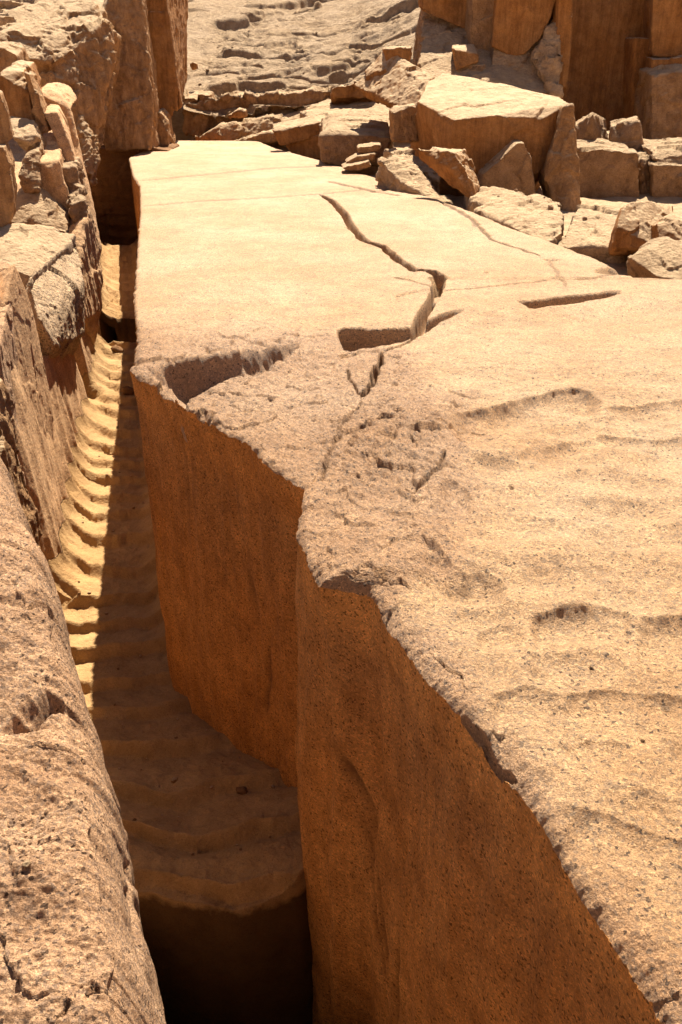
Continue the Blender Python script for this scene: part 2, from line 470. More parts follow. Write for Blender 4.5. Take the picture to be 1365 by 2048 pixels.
        c = k * stain
        crk_top[m] = np.maximum(crk_top[m], c)
    crk_top = np.zeros_like(X)
    crack([(640, 388), (665, 402), (690, 428), (706, 458), (730, 482), (765, 492), (800, 522), (830, 540), (868, 541)], .055, .17, .15, .02)
    crack([(862, 541), (880, 552), (878, 568), (870, 578)], .06, .15, .25, .02)
    crack([(878, 572), (866, 598), (850, 622), (826, 664)], .05, .22, .2, .01)
    crack([(826, 664), (790, 690), (766, 706), (750, 752), (738, 778), (720, 792)], .016, .06, .5, .02)
    crack([(770, 702), (752, 735), (742, 770), (722, 790)], .022, .08, .35, .02)
    crack([(696, 735), (705, 760), (722, 785)], .010, .05, .5, .02)
    crack([(720, 800), (690, 850), (665, 905), (640, 965)], .012, .02, .55, .03)
    crack([(745, 850), (715, 870), (690, 905)], .012, .02, .5, .03)
    crack([(812, 985), (830, 993), (850, 965), (878, 945), (890, 915)], .013, .03, .5, .02)
    crack([(880, 402), (905, 415), (940, 435), (960, 455), (985, 480), (1040, 498), (1080, 512)], .018, .03, .75, .03)
    crack([(1100, 524), (1115, 545), (1130, 575)], .010, .01, .5, .03)
    crack([(655, 362), (700, 372), (750, 383), (800, 391)], .022, .03, .8, .03)
    crack([(740, 385), (790, 376), (822, 366)], .022, .03, .8, .03)
    crack([(275, 362), (380, 352), (480, 342), (560, 335), (640, 333)], .022, .03, .7, .03)
    crack([(290, 412), (400, 402), (520, 396), (640, 388), (740, 378)], .016, .02, .6, .03)
    crack([(790, 555), (830, 562), (866, 575)], .012, .015, .5, .02)
    crack([(882, 580), (940, 578), (1010, 570), (1100, 560)], .010, .015, .5, .02)
    crack([(1150, 560), (1220, 549), (1300, 545)], .012, .015, .6, .02)
    crack([(905, 1390), (960, 1440), (1010, 1500), (1040, 1530)], .008, .025, .6, .01)
    for (u, v, r) in [(972, 545, .022), (1025, 968, .011), (1186, 1326, .008), (1302, 1328, .008), (990, 412, .02), (870, 545, .02), (1133, 882, .008), (1290, 1465, .006), (1190, 1240, .007)]:
        c = at_z(u, v, 0.0)
        d = np.hypot(X - c[0], Y - c[1])
        k = 1 - sstep(r * .6, r * 1.2, d)
        h -= .02 * k; crk_top = np.maximum(crk_top, k * .8)

    # rounding to the left edge, jagged lip
    rr = .010 + .012 * rough
    h -= .03 * np.exp(-np.maximum(de, 0) / rr)
    er = xr[:, None] - X
    h -= .10 * np.exp(-np.maximum(er, 0) / .05) * (Y > 6)
    V[:, nw:nw + nt] = np.stack([X, Y, h], -1); crk[:, nw:nw + nt] = crk_top
    skin_bounce_all[:, :nw] = -1.0 * sstep(3.34, 3.22, Yr)[:, None]  # negative values: painted bounce light on the near wall
    skin_bounce_all[:, nw:nw + nt] = np.clip(rough * .9 + knob * .5 + edgez * .4 + ntc, 0, 1)
    # ---- left wall, from the bottom up to the lip
    zt = h[:, 0]
    k = np.linspace(0, 1, nw + 1)[:-1]
    zz = -6.0 + (zt[:, None] + 6.0) * (1 - (1 - k[None]) ** 1.7)
    dep = zt[:, None] - zz
    Yw = np.repeat(Yr[:, None], nw, 1)
    # spread the wall: relax the jagged lip into a smooth face lower down
    xs = interp(Yr, [(y, x) for y, x in EDGE])
    ker = np.ones(15) / 15
    xsm = np.convolve(np.pad(xs, 7, mode='edge'), ker, 'valid')
    Xw = xsm[:, None] + (xe - xsm)[:, None] * np.exp(-dep / .10)
    Pw = np.stack([Xw, Yw, zz], -1).reshape(-1, 3)
    wn_ = fbm(Pw * np.array([1.2, 1.2, .7]), 4, .5, 50).reshape(Xw.shape) * .05 * sstep(0, .3, dep)
    wn_ += fbm(Pw * np.array([14, 14, 3.0]), 4, .6, 51).reshape(Xw.shape) * .010 * sstep(0, .05, dep)
    wn_ += fbm(Pw * 30, 3, .6, 52).reshape(Xw.shape) * .005
    wn_ += fbm(Pw * np.array([4.5, 4.5, .5]), 3, .55, 53, True).reshape(Xw.shape) * .05 * sstep(.05, .4, dep)
    yc0 = 3.27 + fbm(np.stack([dep.ravel() * 1.5, dep.ravel() * 0, dep.ravel() * 0], -1), 3, .5, 28).reshape(dep.shape) * .05
    q_ = Yw - yc0
    wn_ += (.28 * np.exp(-np.maximum(q_, 0) / .32) * sstep(-.012, .012, q_) - .05 * np.exp(-(q_ / .10) ** 2) * (q_ < 0) - .05 * np.exp(np.minimum(-q_, 0) * 0 - (np.maximum(q_, 0) / .02) ** 2) * (q_ >= 0) * 0 + .05 * np.exp(-((q_ + .42) / .07) ** 2)) * sstep(.04, .35, dep)
    # broad carved flutes on the near wall
    fl = np.abs(np.sin((Yw - 3.12) * 2.6)) ** .8
    wn_ += .05 * (fl - .5) * sstep(3.25, 3.0, Yw) * sstep(0, .4, dep)
    wn_ -= .10 * sstep(2.2, 3.6, dep) * sstep(3.4, 2.8, Yw) * 0
    # vertical seams low on the near wall
    cw = np.zeros_like(Xw)
    for (y0, lean, d0, d1) in [(2.78, -.33, .7, 3.6), (2.70, -.30, 1.1, 3.9), (2.36, -.22, 2.0, 4.2), (2.30, .03, 1.5, 3.6), (4.5, .1, .2, .9), (4.05, -.08, .8, 1.3), (3.9, .1, 1.2, 1.9)]:
        yc = y0 + lean * (dep - d0) + fbm(np.stack([dep.ravel() * 3, dep.ravel() * 0 + y0 * 9, dep.ravel() * 0], -1), 3, .6, 8).reshape(dep.shape) * .018
        kk = np.exp(-((Yw - yc) / .016) ** 2) * (.35 + .65 * sstep(-.2, .3, fbm(np.stack([dep.ravel() * 4, dep.ravel() * 0 + y0, dep.ravel() * 0], -1), 2, .5, 18).reshape(dep.shape))) * sstep(d0 - .1, d0 + .15, dep) * (1 - sstep(d1 - .3, d1, dep))
        wn_ += .03 * kk; cw = np.maximum(cw, kk * .95)
    V[:, :nw] = np.stack([Xw + wn_, Yw, zz], -1)
    crk[:, :nw] = cw
    # ---- right flank
    ks = np.linspace(0, 1, ns + 1)[1:]
    zr = h[:, -1][:, None] + (-4.0 - h[:, -1][:, None]) * ks[None]
    V[:, nw + nt:] = np.stack([np.repeat(xr[:, None], ns, 1) + .1 * ks[None], np.repeat(Yr[:, None], ns, 1), zr], -1)
    F = grid_faces(nr, nw + nt + ns)
    V2 = V.reshape(-1, 3)
    # end caps: fold the last row and the first row straight down
    nc = nw + nt + ns
    cap = V[-1].copy(); cap[:, 2] = -6; cap[:, 1] += .03
    V2 = np.concatenate([V2, cap])
    i = np.arange(nc - 1)
    a = (nr - 1) * nc + i
    F = np.concatenate([F, np.stack([a, a + 1, nr * nc + i + 1, nr * nc + i], -1)])
    cr = np.concatenate([crk.reshape(-1), np.zeros(nc)])
    F = F[:, ::-1]
    org = np.array([0.0, 6.0, -2.4])
    me = mesh_from('unfinished_obelisk', V2 - org, F, M_TOP, cr)
    me.materials.append(M_WALL)
    sa = me.attributes.new('skin_bounce', 'FLOAT', 'POINT')
    sa.data.foreach_set('value', np.concatenate([skin_bounce_all.reshape(-1), np.zeros(nc)]).astype(np.float32))
    j = np.concatenate([np.tile(np.arange(nc - 1), nr - 1), np.zeros(nc - 1, int)])
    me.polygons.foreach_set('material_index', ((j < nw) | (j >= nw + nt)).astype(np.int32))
    me.flip_normals()
    return link('unfinished_obelisk', me, org, 'huge pale granite obelisk lying on its bed, flat top split by a long crack', 'obelisk')

build_obelisk()

# ------------------------------------------------------------------ the carved trench
XL = [(-6, -.2), (1.0, -.5), (2, -.9), (3, -1.3), (4, -2.2), (5, -2.9), (5.9, -3.1), (6.08, -2.50), (6.3, -2.44), (7.5, -2.72), (8.6, -2.92), (9.75, -3.10), (9.85, -3.32), (10.15, -3.38), (10.28, -3.18), (12, -3.50), (14.5, -4.05), (17, -4.72), (20, -5.5)]
ZT = [(-6, -3), (5.9, -2.3), (6.05, -.35), (6.3, -.2), (7.2, .06), (7.5, .10), (7.75, -.25), (8.0, -.8), (8.3, -.95), (9.7, -1.25), (10.1, -1.0), (10.3, -.62), (11.2, -.45), (13, -.15), (15, .1), (17, .35), (20, .6)]
ZF = [(-6, -2.3), (1.6, -2.3), (2.05, -2.35), (2.28, -2.6), (2.42, -4.9), (2.9, -4.9), (2.96, -4.2), (3.03, -2.12), (3.3, -2.08), (4, -2.28), (5, -2.46), (6, -2.36), (8, -2.22), (10, -2.05), (11.9, -1.9), (11.97, -3.6), (12.92, -3.6), (12.98, -1.82), (15, -1.65), (17, -1.47), (17.05, -3.8), (20, -3.8)]

def build_trench():
    Yr = np.concatenate([np.linspace(-6, 1.2, 20), at_z(682, np.arange(2030, 480, -2.2), -2.3)[:, 1]])
    Yr = np.concatenate([Yr, np.linspace(Yr[-1] + .05, 20, 30)])
    add = np.concatenate([np.linspace(2.0, 3.1, 120), np.linspace(2.93, 3.05, 140), np.linspace(11.85, 12.0, 25), np.linspace(12.9, 13.0, 25), np.linspace(5.85, 6.15, 50)])
    Yr = np.unique(np.concatenate([Yr, add]))
    nr = len(Yr)
    n1 = np.stack([Yr * 1.3, Yr * 0 + 3, Yr * 0], -1)
    xl = interp(Yr, XL) + fbm(n1 * 2, 3, .5, 4) * .05
    xr = interp(Yr, EDGE) + .12
    near = sstep(6.2, 5.0, Yr)
    nb, nw, nf = 40, 210, 200
    # path parameter: bank top, wall, floor, right rise
    V = np.zeros((nr, nb + nw + nf, 3))
    zt = interp(Yr, ZT) + fbm(n1 * 4, 3, .6, 6) * .05
    kb = np.linspace(1, 0, nb + 1)[:-1]
    kw = np.linspace(0, 1, nw)
    kf = np.linspace(0, 1, nf + 1)[1:]
    def zfloor(Yq):
        return interp(Yq, ZF)
    Yb = np.repeat(Yr[:, None], nb, 1)
    # floor ripples sag to the middle: bend the row coordinate across the floor
    rad = .30
    W = (xr - xl)
    def ystep(kf_):
        # cross-lines of the floor steps curve like hung ropes
        return (4 * (kf_ - .5) ** 2)[None] * .16
    Ysh = np.repeat(Yr[:, None], nf, 1) - ystep(kf) * 0 
    wob = fbm(np.stack([np.repeat(Yr[:, None], nf, 1).ravel() * .8, np.repeat(kf[None], nr, 0).ravel() * 2.4, np.zeros(nr * nf)], -1), 3, .55, 14).reshape(nr, nf)
    Yedge = Ysh + (4 * (kf[None] - .5) ** 2 - .5) * (.10 * sstep(3.3, 4.2, Ysh) - .26 * sstep(2.6, 2.9, Ysh) * sstep(4.2, 3.3, Ysh)) - (2 * kf[None] - 1) ** 2 * .42 * sstep(2.9, 2.6, Ysh) + wob * .10
    zf = zfloor(Yedge)
    Xf = xl[:, None] + rad * (1 - near[:, None]) * 0 + W[:, None] * kf[None]
    xm = W[:, None] * kf[None]
    rl = .30
    rise = np.clip(1 - xm / rl, 0, 1)
    zf = zf + (rl - np.sqrt(np.maximum(rl ** 2 - (rise * rl) ** 2, 0))) * (1 - near[:, None]) * .95
    rr_ = .26
    riseR = np.clip(1 - (W[:, None] - xm - .10) / rr_, 0, 1)
    zf = zf + riseR ** 2 * .18 * (1 - near[:, None])
    zf = zf + sstep(.45, 1.0, kf)[None] * .06 * (sstep(5.2, 4.0, Yr) * sstep(2.9, 3.1, Yr))[:, None]
    # carved steps
    pit = ((Yedge > 2.3) & (Yedge < 3.0)) | ((Yedge > 11.92) & (Yedge < 12.96)) | (Yedge > 17.02)
    ph = (Yr[:, None] + (4 * (np.clip(kf, 0, 1)[None] - .55) ** 2) * -.12 + wob * .16) / .385
    ph = ph + .25 * np.sin(ph * .9)
    fr = ph - np.floor(ph)
    rnd = .5 + perlin(np.stack([np.repeat(Yr[:, None], nf, 1).ravel() * 2.1, np.zeros(nr * nf), np.zeros(nr * nf)], -1), 9).reshape(nr, nf)
    f2 = 1 - fr
    prof = -sstep(0, .20, f2) + f2 + .10 * np.exp(-((np.minimum(f2, 1 - f2)) / .05) ** 2)
    amp = (.06 + .065 * rnd) * np.where(Yr[:, None] > 6.0, 1.0, 1.15 - .15 * sstep(4.6, 6.0, Yr)[:, None])
    amp = amp * (1 - pit * .9)
    zf = zf + amp * (prof + .3)
    Pf = np.stack([Xf, np.repeat(Yr[:, None], nf, 1), zf], -1).reshape(-1, 3)
    zf = zf + fbm(Pf * 3, 4, .5, 33).reshape(nr, nf) * .05 + fbm(Pf * 16, 4, .6, 34).reshape(nr, nf) * .014
    V[:, nb + nw:] = np.stack([Xf, np.repeat(Yr[:, None], nf, 1), zf], -1)
    # left wall with vertical flutes that run into the steps
    z1 = zf[:, 0]
    zw = zt[:, None] + (z1 - zt)[:, None] * kw[None]
    Yw = np.repeat(Yr[:, None], nw, 1)
    far = (Yr > 6.05)[:, None]
    lean = .11 * (zw - z1[:, None]) * far
    Xw = np.repeat(xl[:, None], nw, 1) - lean
    ph = (Yr[:, None] - .045 + .05 * np.sin(zw * 2.0) + .10 * perlin(np.stack([Yw.ravel() * .7, zw.ravel() * .8, 0 * zw.ravel()], -1), 3).reshape(Yw.shape)) / .385
    ph = ph + .25 * np.sin(ph * .9)
    fr = ph - np.floor(ph)
    fl = (4 * (fr - .5) ** 2 - .35)
    Pw = np.stack([Xw, Yw, zw], -1).reshape(-1, 3)
    disp = fl * .06 * far * (.14 + .86 * np.exp(-(zw - z1[:, None]) / .45)) + fbm(Pw * np.array([2.2, 2.2, .8]), 4, .5, 43).reshape(Xw.shape) * .045 + fbm(Pw * np.array([14, 14, 7]), 4, .55, 44).reshape(Xw.shape) * .007
    Xw = Xw + disp
    xm = W[:, None] * kf[None]
    V[:, nb + nw:, 0] += disp[:, -1:] * np.exp(-xm / .15)
    Vb = np.zeros((nr, nb, 3))
    Pb = np.stack([Xw[:, :1] - 1.5 * kb[None] ** 1.3, np.repeat(Yr[:, None], nb, 1), zt[:, None] + 0 * kb[None]], -1)
    Pb[..., 2] += -.05 * kb[None] + fbm(Pb.reshape(-1, 3) * 2.5, 4, .55, 46).reshape(nr, nb) * .16 * np.minimum(kb * 8, 1)[None]
    org = np.array([-2.0, 8.0, -2.3])
    Vf = V[:, nb + nw:]
    # the far gap runs back under the floor beyond it
    ra = np.where(Yr < 12.92)[0][-1]; rb = np.where(Yr > 12.99)[0][0]
    x1 = Vf[ra].copy(); x1[:, 1] = 14.2
    x2 = Vf[rb].copy(); x2[:, 1] = 14.2; x2[:, 2] -= .45
    x3 = Vf[rb].copy(); x3[:, 1] += .01; x3[:, 2] -= .16
    Vf = np.concatenate([Vf[:ra + 1], x1[None], x2[None], x3[None], Vf[rb:]])
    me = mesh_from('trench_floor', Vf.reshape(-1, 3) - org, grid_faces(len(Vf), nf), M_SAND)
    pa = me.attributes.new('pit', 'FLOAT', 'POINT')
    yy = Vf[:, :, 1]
    pa.data.foreach_set('value', ((yy < 3.3) * 1.0 + ((yy > 11.93) & (yy < 13.1)) * 2.0 + (yy > 17.01) * 2.0).astype(np.float32).ravel())  # where the pit shade is painted on the sand
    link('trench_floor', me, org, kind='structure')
    Vw = np.concatenate([Pb, np.stack([Xw, Yw, zw], -1)], 1)
    keep = Yr > 5.8
    Vw = Vw[keep]
    me = mesh_from('trench_wall', Vw.reshape(-1, 3) - org, grid_faces(len(Vw), Vw.shape[1]), M_BANK)
    link('trench_wall', me, org, 'long sunlit rock wall with vertical scooped flutes along the left side of the trench', 'trench wall')

build_trench()

# ------------------------------------------------------------------ generic broken rock
def pt(p, Y):
    """(u, v, depth offset) or (u, v, None, z): a corner seen in the photograph put at its own depth / height"""
    if p[0] == 'w':
        return np.array(p[1:], float)
    if len(p) == 4:
        return at_z(p[0], p[1], p[3])
    return at_y(p[0], p[1], Y + (p[2] if len(p) > 2 else 0))

def rock(name, label, cat, Y, pieces, mat=None, back=(0, .8, 0), vox=None, fac=.06, fsize=.4, rough=.02, flute=0.0, strata=0.0, group=None, seed=0, kind=None, fdir=None, smooth=0):
    """pieces: lists of corners; each piece becomes the hull of its corners and the same corners pushed by `back`.
       The pieces are fused, refined and roughened into ONE closed stone."""
    bm = bmesh.new()
    for pc in pieces:
        bk = back
        if isinstance(pc, tuple):
            pc, bk = pc
        P = [pt(p, Y) for p in pc]
        if bk is not None:
            P = P + [p + np.array(bk) for p in P]
        vs = [bm.verts.new(p) for p in P]
        r = bmesh.ops.convex_hull(bm, input=vs)
        junk = [g for g in r['geom_interior'] + r['geom_unused'] if isinstance(g, bmesh.types.BMVert) and g.is_valid]
        if junk:
            bmesh.ops.delete(bm, geom=list(set(junk)), context='VERTS')
    bmesh.ops.recalc_face_normals(bm, faces=bm.faces)
    me0 = bpy.data.meshes.new('tmp')
    bm.to_mesh(me0); bm.free()
    tmp = bpy.data.objects.new('tmp', me0)
    COL.objects.link(tmp)
    md = tmp.modifiers.new('r', 'REMESH'); md.mode = 'VOXEL'; md.voxel_size = vox or max(.012, .0016 * Y); md.use_smooth_shade = True
    dg = bpy.context.evaluated_depsgraph_get()
    me = bpy.data.meshes.new_from_object(tmp.evaluated_get(dg))
    bpy.data.objects.remove(tmp); bpy.data.meshes.remove(me0)
    n = len(me.vertices)
    P = np.empty(n * 3, np.float32); me.vertices.foreach_get('co', P); P = P.reshape(-1, 3).astype(np.float64)
    Nn = np.empty(n * 3, np.float32); me.vertex_normals.foreach_get('vector', Nn); Nn = Nn.reshape(-1, 3).astype(np.float64)
    off = np.array([seed * 13.7, seed * 7.1, seed * 3.3])
    Q = P + off
    wq = Q / fsize + fbm(Q / fsize * 1.5, 2, .5, 3)[:, None] * .25
    d = facets(wq, seed) * fac + facets(wq * 2.7, seed + 1) * fac * .32
    d = d + fbm(Q / fsize * .6, 2, .5, 5 + seed) * fac * .5
    d = d + fbm(Q * 7, 5, .55, 8) * rough * .8 + fbm(Q * 26, 3, .6, 9, True) * rough * .35
    if flute:
        d = d + fbm(Q * np.array([5.5, 5.5, .55]), 3, .55, 21, True) * flute * (1 - np.abs(Nn[:, 2]) ** 2)
    if strata:
        w = fbm(Q * .8, 2, .5, 22) * .25
        d = d + fbm(np.stack([Q[:, 0] * .7, Q[:, 1] * .7, Q[:, 2] * 7 + w * 6], -1), 3, .6, 23) * strata
    P = P + Nn * d[:, None]
    org = np.array([P[:, 0].mean(), P[:, 1].mean(), P[:, 2].min()])
    me.vertices.foreach_set('co', (P - org).astype(np.float32).ravel())
    me.name = name
    me.materials.clear(); me.materials.append(mat or M_ROCK)
    me.polygons.foreach_set('use_smooth', np.ones(len(me.polygons), bool))
    me.update()
    return link(name, me, org, label, cat, group, kind)

# ------------------------------------------------------------------ quarry bed and back slope
def terrain():
    # the quarry bed: one wide sheet, sunk under the trench, rising into the hill all round
    ax = np.concatenate([-np.geomspace(300, 14, 26), np.linspace(-13.5, 13.5, 220), np.geomspace(14, 300, 26)])
    ay = np.concatenate([-np.geomspace(200, 8, 16), np.linspace(-7.5, 24, 260), np.geomspace(24.2, 500, 34)])
    X, Y = np.meshgrid(ax, ay)
    P = np.stack([X, Y, 0 * X], -1).reshape(-1, 3)
    z = -.22 + fbm(P * .9, 4, .5, 70).reshape(X.shape) * .16 + fbm(P * 5, 3, .55, 71).reshape(X.shape) * .05
    ob = sstep(24.5, 23.5, Y)
    cx = interp(Y, EDGE)
    rx = np.where(Y > 7.4, interp(Y, RIGHT), 8.0)
    inside = sstep(cx - 3.3, cx - 2.9, X) * (1 - sstep(rx - .25, rx + .05, X)) * ob
    z = z * (1 - inside) - 5.2 * inside
    r = np.hypot(X + 1, Y - 12)
    z = z + sstep(24, 70, r) * 14 + sstep(15, 30, np.abs(X + 1)) * 3 + fbm(P * .05, 4, .5, 72).reshape(X.shape) * sstep(24, 60, r) * 8
    back = sstep(21, 30, Y) * np.clip((Y - 22) * .17, 0, 30) * sstep(14, 7, np.abs(X)) - .9 * sstep(23, 25, Y) * sstep(14, 7, np.abs(X)) 
    z = z + back
    F = grid_faces(*X.shape)
    me = mesh_from('ground', np.stack([X, Y, z], -1).reshape(-1, 3), F, M_PALE)
    link('ground', me, kind='structure')
    # back slope of bare sheeted granite
    uu = np.linspace(280, 960, 380)
    Ys = 23.6 + np.linspace(0, 1, 420) ** 1.25 * 19
    Xg = ((uu - 682.5) / FPX)[None] * (Ys[:, None] * .93 + .8)
    Yg = np.repeat(Ys[:, None], len(uu), 1)
    P = np.stack([Xg, Yg, 0 * Xg], -1).reshape(-1, 3)
    u = (Xg + 6) / 8
    zb = .62 + (Yg - 23.6) * .19 + .35 * sstep(-2, 3.0, Xg) + .10 * np.maximum(Xg + .5, 0) ** 1.3
    warp = fbm(P * .35, 3, .5, 81).reshape(Xg.shape)
    # sheeting: long thin flakes broken off along shallow scarps
    z = zb + warp * .30
    wq = P + np.stack([fbm(P * .7, 3, .5, 101), fbm(P * .7, 3, .5, 102), 0 * P[:, 0]], -1) * .9
    z = z + facets(wq * np.array([.30, .62, 1]), 31).reshape(Xg.shape) * .20 + facets(wq * np.array([.8, 1.7, 1]) + 5, 32).reshape(Xg.shape) * .038 + facets(wq * np.array([2.2, 4.5, 1]) + 9, 33).reshape(Xg.shape) * .009
    pu, pv = project(np.stack([Xg, Yg, z], -1))
    mp = np.gradient(Yg, axis=0) / np.minimum(np.gradient(pv, axis=0), -.05) * -1
    mp = np.clip(mp, .02, .25)
    wv = fbm(P * 1.1, 4, .6, 82).reshape(Xg.shape) * 22
    rs = np.random.RandomState(4)
    lines = [([(400, 40), (450, 36), (510, 30), (560, 18)], .22), ([(452, 84), (500, 80), (540, 84), (600, 74), (650, 80)], .16), ([(600, 142), (650, 128), (690, 118), (730, 98)], .2), ([(690, 82), (730, 60), (780, 38)], .22), ([(540, 10), (620, 4), (660, 6)], .18), ([(370, 176), (440, 172), (520, 164), (600, 158)], .16), ([(560, 118), (600, 112), (640, 104)], .1), ([(620, 150), (680, 150), (720, 140)], .2), ([(740, 30), (800, 8), (840, -10)], .22), ([(400, 105), (440, 108), (470, 104)], .08)]
    for k in range(34):
        u0, v0 = rs.uniform(360, 860), rs.uniform(-40, 175)
        ln = rs.uniform(60, 260); sl = rs.uniform(-.35, .05) - .25 * max(0, (u0 - 650) / 200)
        lines.append(([(u0, v0), (u0 + ln * .5, v0 + sl * ln * .5 + rs.uniform(-4, 4)), (u0 + ln, v0 + sl * ln)], rs.uniform(.02, .085)))
    for ln, d in lines:
        a = np.array(ln, float)
        sp = (pv - np.interp(pu, a[:, 0], a[:, 1]) + wv * .5) * mp
        t = (pu - a[0, 0]) / (a[-1, 0] - a[0, 0])
        e = sstep(0, .3, t) * (1 - sstep(.7, 1, t))
        z = z - d * sstep(0, .22, sp) * np.exp(-np.maximum(sp - .22, 0) / 2.2) * e
    z = z + fbm(P * np.array([.7, 3.0, 1]), 4, .5, 83).reshape(Xg.shape) * .035 + fbm(P * np.array([3, 7, 1]), 4, .6, 85).reshape(Xg.shape) * .009
    for _k in range(2):
        zp_ = np.pad(z, 1, mode='edge'); z = .5 * z + .125 * (zp_[:-2, 1:-1] + zp_[2:, 1:-1] + zp_[1:-1, :-2] + zp_[1:-1, 2:])
    me = mesh_from('rock_slope', np.stack([Xg, Yg, z], -1).reshape(-1, 3), grid_faces(*Xg.shape), M_SLOPE)
    link('rock_slope', me, kind='structure')

terrain()

# ------------------------------------------------------------------ near ledge on the left, under the viewer's feet
def build_ledge():
    px = [(-60, 800), (0, 955), (60, 1100), (98, 1240), (130, 1390), (158, 1500), (185, 1680), (210, 1830), (240, 2048)]
    e = np.array([at_z(u, v, -.08) for u, v in px])
    pts = [(p[1], p[0]) for p in e] + [(-4, .4), (.5, -.32)]
    far = 4.35
    vs = np.arange(2180, 840, -2.3)
    Yr = at_z(100, vs, -.08)[:, 1]
    Yr = np.concatenate([np.linspace(-4, Yr[0] - .01, 30), Yr[Yr < far]])
    nr = len(Yr)
    xe = interp(Yr, pts) + fbm(np.stack([Yr * 5, Yr * 0 + 2, Yr * 0], -1), 3, .55, 90) * .05
    nt, nw = 330, 150
    kt = np.linspace(1, 0, nt)
    X = xe[:, None] - 1.5 * kt[None] ** 1.15 - .9 * np.maximum(kt[None] - .85, 0) * 8
    Y = np.repeat(Yr[:, None], nt, 1)
    P = np.stack([X, Y, 0 * X], -1).reshape(-1, 3)
    d = xe[:, None] - X
    S = lambda a: a.reshape(X.shape)
    z = -.03 + S(fbm(P * 1.1, 3, .5, 91)) * .07 - .05 * np.exp(-d / .07) - .02 * np.exp(-d / .015)
    z += S(fbm(P * np.array([4, 6, 1]), 4, .58, 92, True)) * .065 + S(fbm(P * np.array([12, 18, 1]), 4, .62, 93, True)) * .024 + S(facets(P * 4.5 + fbm(P * 5, 2, .5, 3)[:, None] * .4, 12)) * .016
    pu, pv = project(np.stack([X, Y, z * 0 - .06], -1))
    # chipped hollow and the shelf of gravel
    hol = np.exp(-(((pu - 85) / 48) ** 2 + ((pv - 1425 + (pu - 85) * .7) / 26) ** 2))
    z -= .05 * sstep(.2, .5, hol + S(fbm(P * 9, 3, .6, 98)) * .5)
    k = sstep(1470, 1455, pv - (pu - 40) * -.25) * sstep(1380, 1400, pv) * 0
    z -= .035 * np.exp(-(((pu - 60) / 75) ** 2 + ((pv - 1680) / 70) ** 2))
    z -= .03 * sstep(1735, 1750, pv + (pu - 60) * .1 + S(fbm(P * 6, 2, .5, 4)) * 40) * sstep(1900, 1780, pv) * -1
    cpts = np.array([at_z(u, v, -.06)[:2] for u, v in [(20, 1470), (66, 1428), (104, 1388), (138, 1398), (168, 1446), (190, 1500)]])
    q = np.stack([X.ravel() * 6, Y.ravel() * 6, 0 * X.ravel()], -1)
    dd, _p = poly_dist(X + S(fbm(q, 3, .6, 71)) * .05, Y + S(fbm(q, 3, .6, 72)) * .05, cpts)
    z -= .06 * (1 - sstep(.006, .022, dd)) + .03 * np.exp(-(dd / .07) ** 2)
    zt = z[:, -1]
    kw = np.linspace(0, 1, nw + 1)[1:] ** 1.5
    dep = kw[None] * 5.2
    Yw = np.repeat(Yr[:, None], nw, 1)
    zw = zt[:, None] - dep
    Xw = xe[:, None] + .075 * (1 - np.exp(-dep / .12)) + .03 * dep * np.exp(-dep / 2.5)
    Pw = np.stack([Xw, Yw, zw], -1).reshape(-1, 3)
    T = lambda a: a.reshape(Xw.shape)
    Xw = Xw + T(fbm(Pw * np.array([3, 3, 1.2]), 3, .5, 94)) * .05 + T(fbm(Pw * np.array([14, 14, 6]), 4, .55, 95)) * .012
    # a split running along the flank
    gy = np.exp(-((dep - .30 - .06 * np.sin(Yw * 4)) / .035) ** 2) * sstep(1.3, 1.45, Yw) * (1 - sstep(1.9, 2.1, Yw))
    Xw -= .06 * gy
    V = np.concatenate([np.stack([X, Y, z], -1), np.stack([Xw, Yw, zw], -1)], 1)
    nc = nt + nw
    F = grid_faces(nr, nc)
    V2 = V.reshape(-1, 3)
    cap = V[-1].copy(); cap[:, 2] = np.minimum(-5.3, cap[:, 2]); cap[:, 1] += .15
    a = (nr - 1) * nc + np.arange(nc - 1)
    nmid = 60
    rows = [V[-1]] + [V[-1] + (cap - V[-1]) * t for t in np.linspace(0, 1, nmid)[1:]]
    G = np.stack(rows); Pg = G.reshape(-1, 3)
    dd = fbm(Pg * 3, 4, .55, 97).reshape(G.shape[:2]) * .10
    dd[0] = 0
    G[:, :, 1] += dd
    V2 = np.concatenate([V2, G.reshape(-1, 3)])
    F = np.concatenate([F, grid_faces(nmid, nc) + nr * nc])
    org = np.array([-1.6, 2.0, -4.0])
    me = mesh_from('rock_ledge', V2 - org, F, M_ROUGH)
    link('rock_ledge', me, org, 'rough pinkish rock ledge filling the lower left corner, nearest the viewer', 'rock ledge')

build_ledge()

